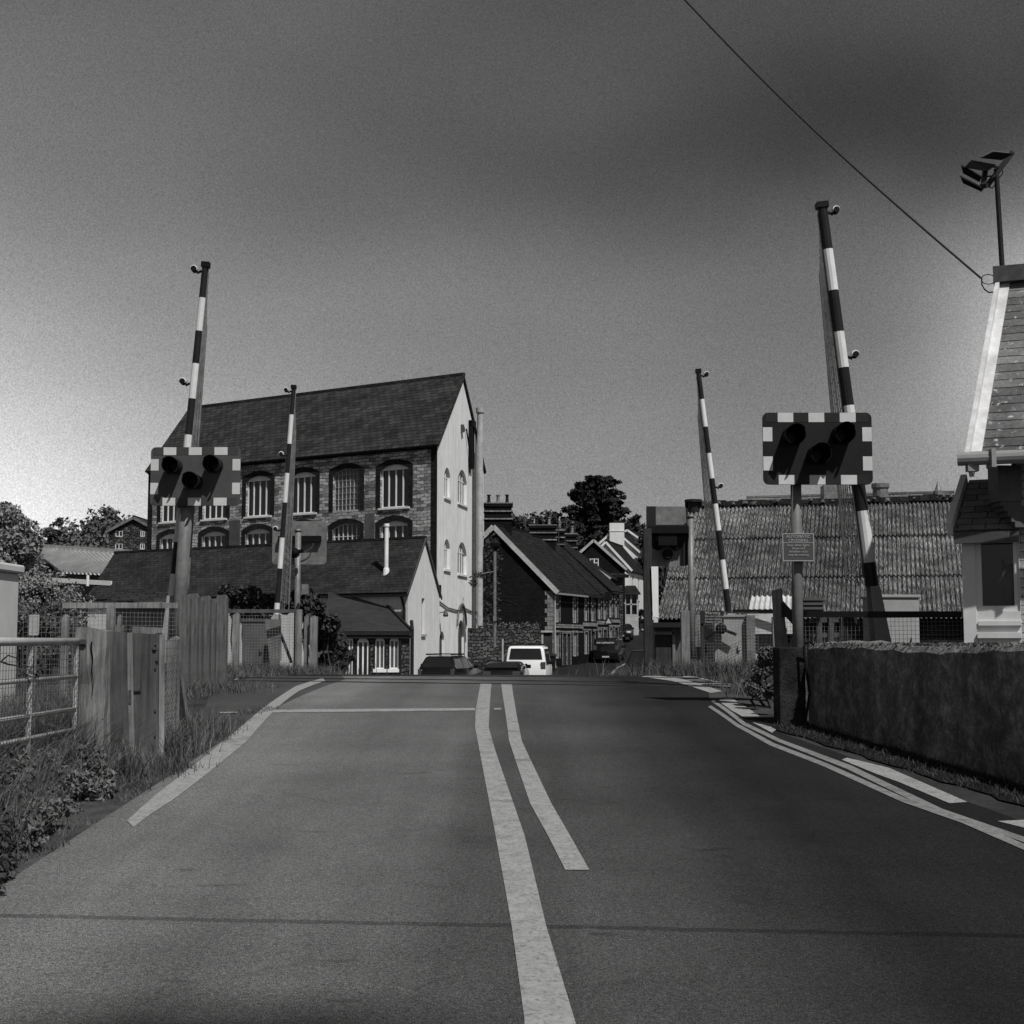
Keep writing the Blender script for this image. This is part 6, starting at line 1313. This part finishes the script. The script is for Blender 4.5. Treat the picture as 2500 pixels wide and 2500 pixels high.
def left_zone(r, n):
    y = 5.2+10*r.random(n)**.8; x0 = -6.5; edge = -2.98-.30*np.sin(y*1.9)*.5-.05*(y-6)-.1*r.random(n); x = edge-(edge-x0)*r.random(n)**1.3; k = np.clip((edge-x)/.6+.30, .2, 1); k *= np.clip(1.15-.05*(y-6), .45, 1.2)
    keep = ~((y > 11.9) & (x > -3.45-.1*(y-12)) & (r.random(n) < .75)); return np.stack([x, y, 0*x, k], 1)[keep]
tag(blades('grass', 'long dark grass', left_zone, 120000, .12, .70, .0042, 'grass', 31), cat=None)
blades('dry_grass', None, left_zone, 14000, .2, .8, .003, 'grass_dry', 32)
def tufts(list_):
    def fn(r, n):
        out = []; m = n//len(list_)
        for px, D, sx, sy, k in list_:
            c = gp(px, D); out.append(np.stack([c.x+sx*r.normal(size=m), D+sy*r.normal(size=m), np.zeros(m), np.full(m, k)], 1))
        return np.concatenate(out)
    return fn
blades('grass_tufts', None, tufts([(430, 14.3, .18, .35, .8), (470, 14.6, .15, .3, .6), (415, 13.3, .12, .2, .7), (350, 12.4, .2, .12, .4), (300, 12.0, .2, .15, .6), (455, 19.5, .15, .4, .6), (500, 20.4, .3, .2, .4), (560, 21.6, .25, .3, .3)]), 9000, .06, .42, .005, 'grass', 33)
blades('grass_tufts', None, tufts([(600, 30.2, .8, .2, .8), (690, 30.2, .6, .2, .7), (760, 30, .3, .2, .5), (570, 27, .4, .8, .5), (1720, 27.3, .8, .3, .9), (1800, 27.0, .6, .3, 1), (1640, 28, .5, .3, .6), (1870, 20, .2, .6, .6), (1850, 23, .3, .8, .5), (1600, 30, .4, .3, .5)]), 16000, .08, .45, .006, 'grass', 34)
def road_edge(r, n):
    y = 5.5+12*r.random(n); x = -2.78-.35*r.random(n)**1.5-.12*np.sin(y*3.1)**2; return np.stack([x, y, 0*x, .3+.5*r.random(n)], 1)[np.sin(y*5.3)+np.sin(y*2.2+1) > -.3+1.2*(r.random(n)-.5)]
blades('grass_edge', None, road_edge, 9000, .02, .13, .004, 'grass', 36); blades('grass_edge', None, road_edge, 3000, .01, .07, .006, 'grass_dry', 37)
def wall_foot(r, n):
    s = r.random(n)*11; p = np.stack([pf.x+dd.x*s, pf.y+dd.y*s], 1); o = -r.random(n)**1.3*.5; return np.stack([p[:, 0]+out.x*o, p[:, 1]+out.y*o, 0*s, .5+.5*r.random(n)], 1)
blades('wall_foot_weeds', None, wall_foot, 16000, .02, .10, .006, 'leaf', 35)
# moss fringe along the wall top
mr = np.random.default_rng(5); s = mr.random(2600)*9.5; o = mr.random(2600)*.36; cx = np.stack([pf.x+dd.x*s+out.x*o, pf.y+dd.y*s+out.y*o, np.full(2600, ztop+.005)], 1); V_, F_ = leaf_quads(cx, np.full(2600, .02), 3, .014, 1, 9)
tag(arrays_obj('wall_top_moss', V_, F_, M['grass']), kind='stuff')
# brambles in the lower left corner
for k, (lab, lst) in enumerate((('bramble thicket filling the lower left corner of the photo', [(-2.78, 7.2, .10, .2), (-3.0, 7.6, .18, .3), (-3.2, 8.1, .28, .38), (-3.5, 8.5, .38, .45), (-3.55, 9.1, .35, .4), (-3.15, 8.8, .15, .28), (-2.95, 8.2, .1, .2), (-3.8, 9.6, .45, .45)]),
                                 ('tangled weeds climbing in front of the field gate', [(-3.5, 9.9, .25, .32), (-3.7, 10.4, .3, .35), (-3.55, 11.0, .2, .28), (-3.4, 11.6, .15, .22), (-3.25, 10.2, .1, .2), (-3.1, 9.5, .1, .2), (-3.15, 10.9, .08, .18), (-3.05, 8.9, .08, .16)]))):
    r = random.Random(40+k); c = []; rr = []
    for x, y, z, R in lst:
        for j in range(9): c.append((x+r.uniform(-.6, .6)*R, y+r.uniform(-.8, .8)*R, gz(y)+max(.03, z+r.uniform(-.6, .5)*R))); rr.append(R*r.uniform(.3, .6))
    t = thing('bramble', (lst[0][0], lst[0][1], gz(lst[0][1])), lab, 'bramble'); V_, F_ = leaf_quads(c, rr, 230, .018, 1, 50+k, .8); arrays_obj('foliage', V_, F_, M['leaf_mid' if k else 'leaf'], t)
    mb = MB()
    for j in range(18):
        x, y, z, R = r.choice(lst); a = r.random()*6.28; h = R*r.uniform(1.0, 1.7); l = R*r.uniform(.5, 1.3); p0 = Vector((x+r.uniform(-R, R)*.7, y+r.uniform(-R, R), gz(y)))
        mb.tube([p0+Vector((math.cos(a)*l*1.1*s_**1.3, math.sin(a)*l*1.1*s_**1.3, h*(math.sin(min(1.0, s_*1.15)*2.0)))) for s_ in [q_/9 for q_ in range(10)]], .0035, 5, .0015)
    mb.build('stem', M['grass'], t)
t = thing('bramble', (-3.66, 9.5, gz(9.5)), 'single bramble stem arching across the field gate', 'bramble'); mb = MB()
mb.tube([at(-40, 1600, 10.4), at(20, 1622, 10.6), at(60, 1628, 10.8), at(110, 1628, 11.2)], .008, 6, .004); mb.build('stem', M['bark'], t)
mb = MB(); mb.tube([at(5, 1612, 10.5), at(20, 1600, 10.6), at(45, 1608, 10.8), at(62, 1618, 11)], .006, 6, .003); mb.build('stem', M['bark'], t)
mb = MB(); mb.tube([at(52, 1640, 10.5), at(75, 1652, 10.7), at(95, 1655, 11)], .005, 5, .003); mb.build('stem', M['bark'], t)
q = at(80, 1652, 10.7); V_, F_ = leaf_quads([tuple(at(60, 1642, 10.6)), tuple(at(80, 1652, 10.7)), tuple(at(100, 1628, 11))], [.05, .05, .04], 14, .022, 1, 8); arrays_obj('leaves', V_, F_, M['leaf'], t)
for o in bpy.data.objects:
    if o.name.startswith(('dry_grass', 'grass', 'wall_foot')) : o['kind'] = 'stuff'
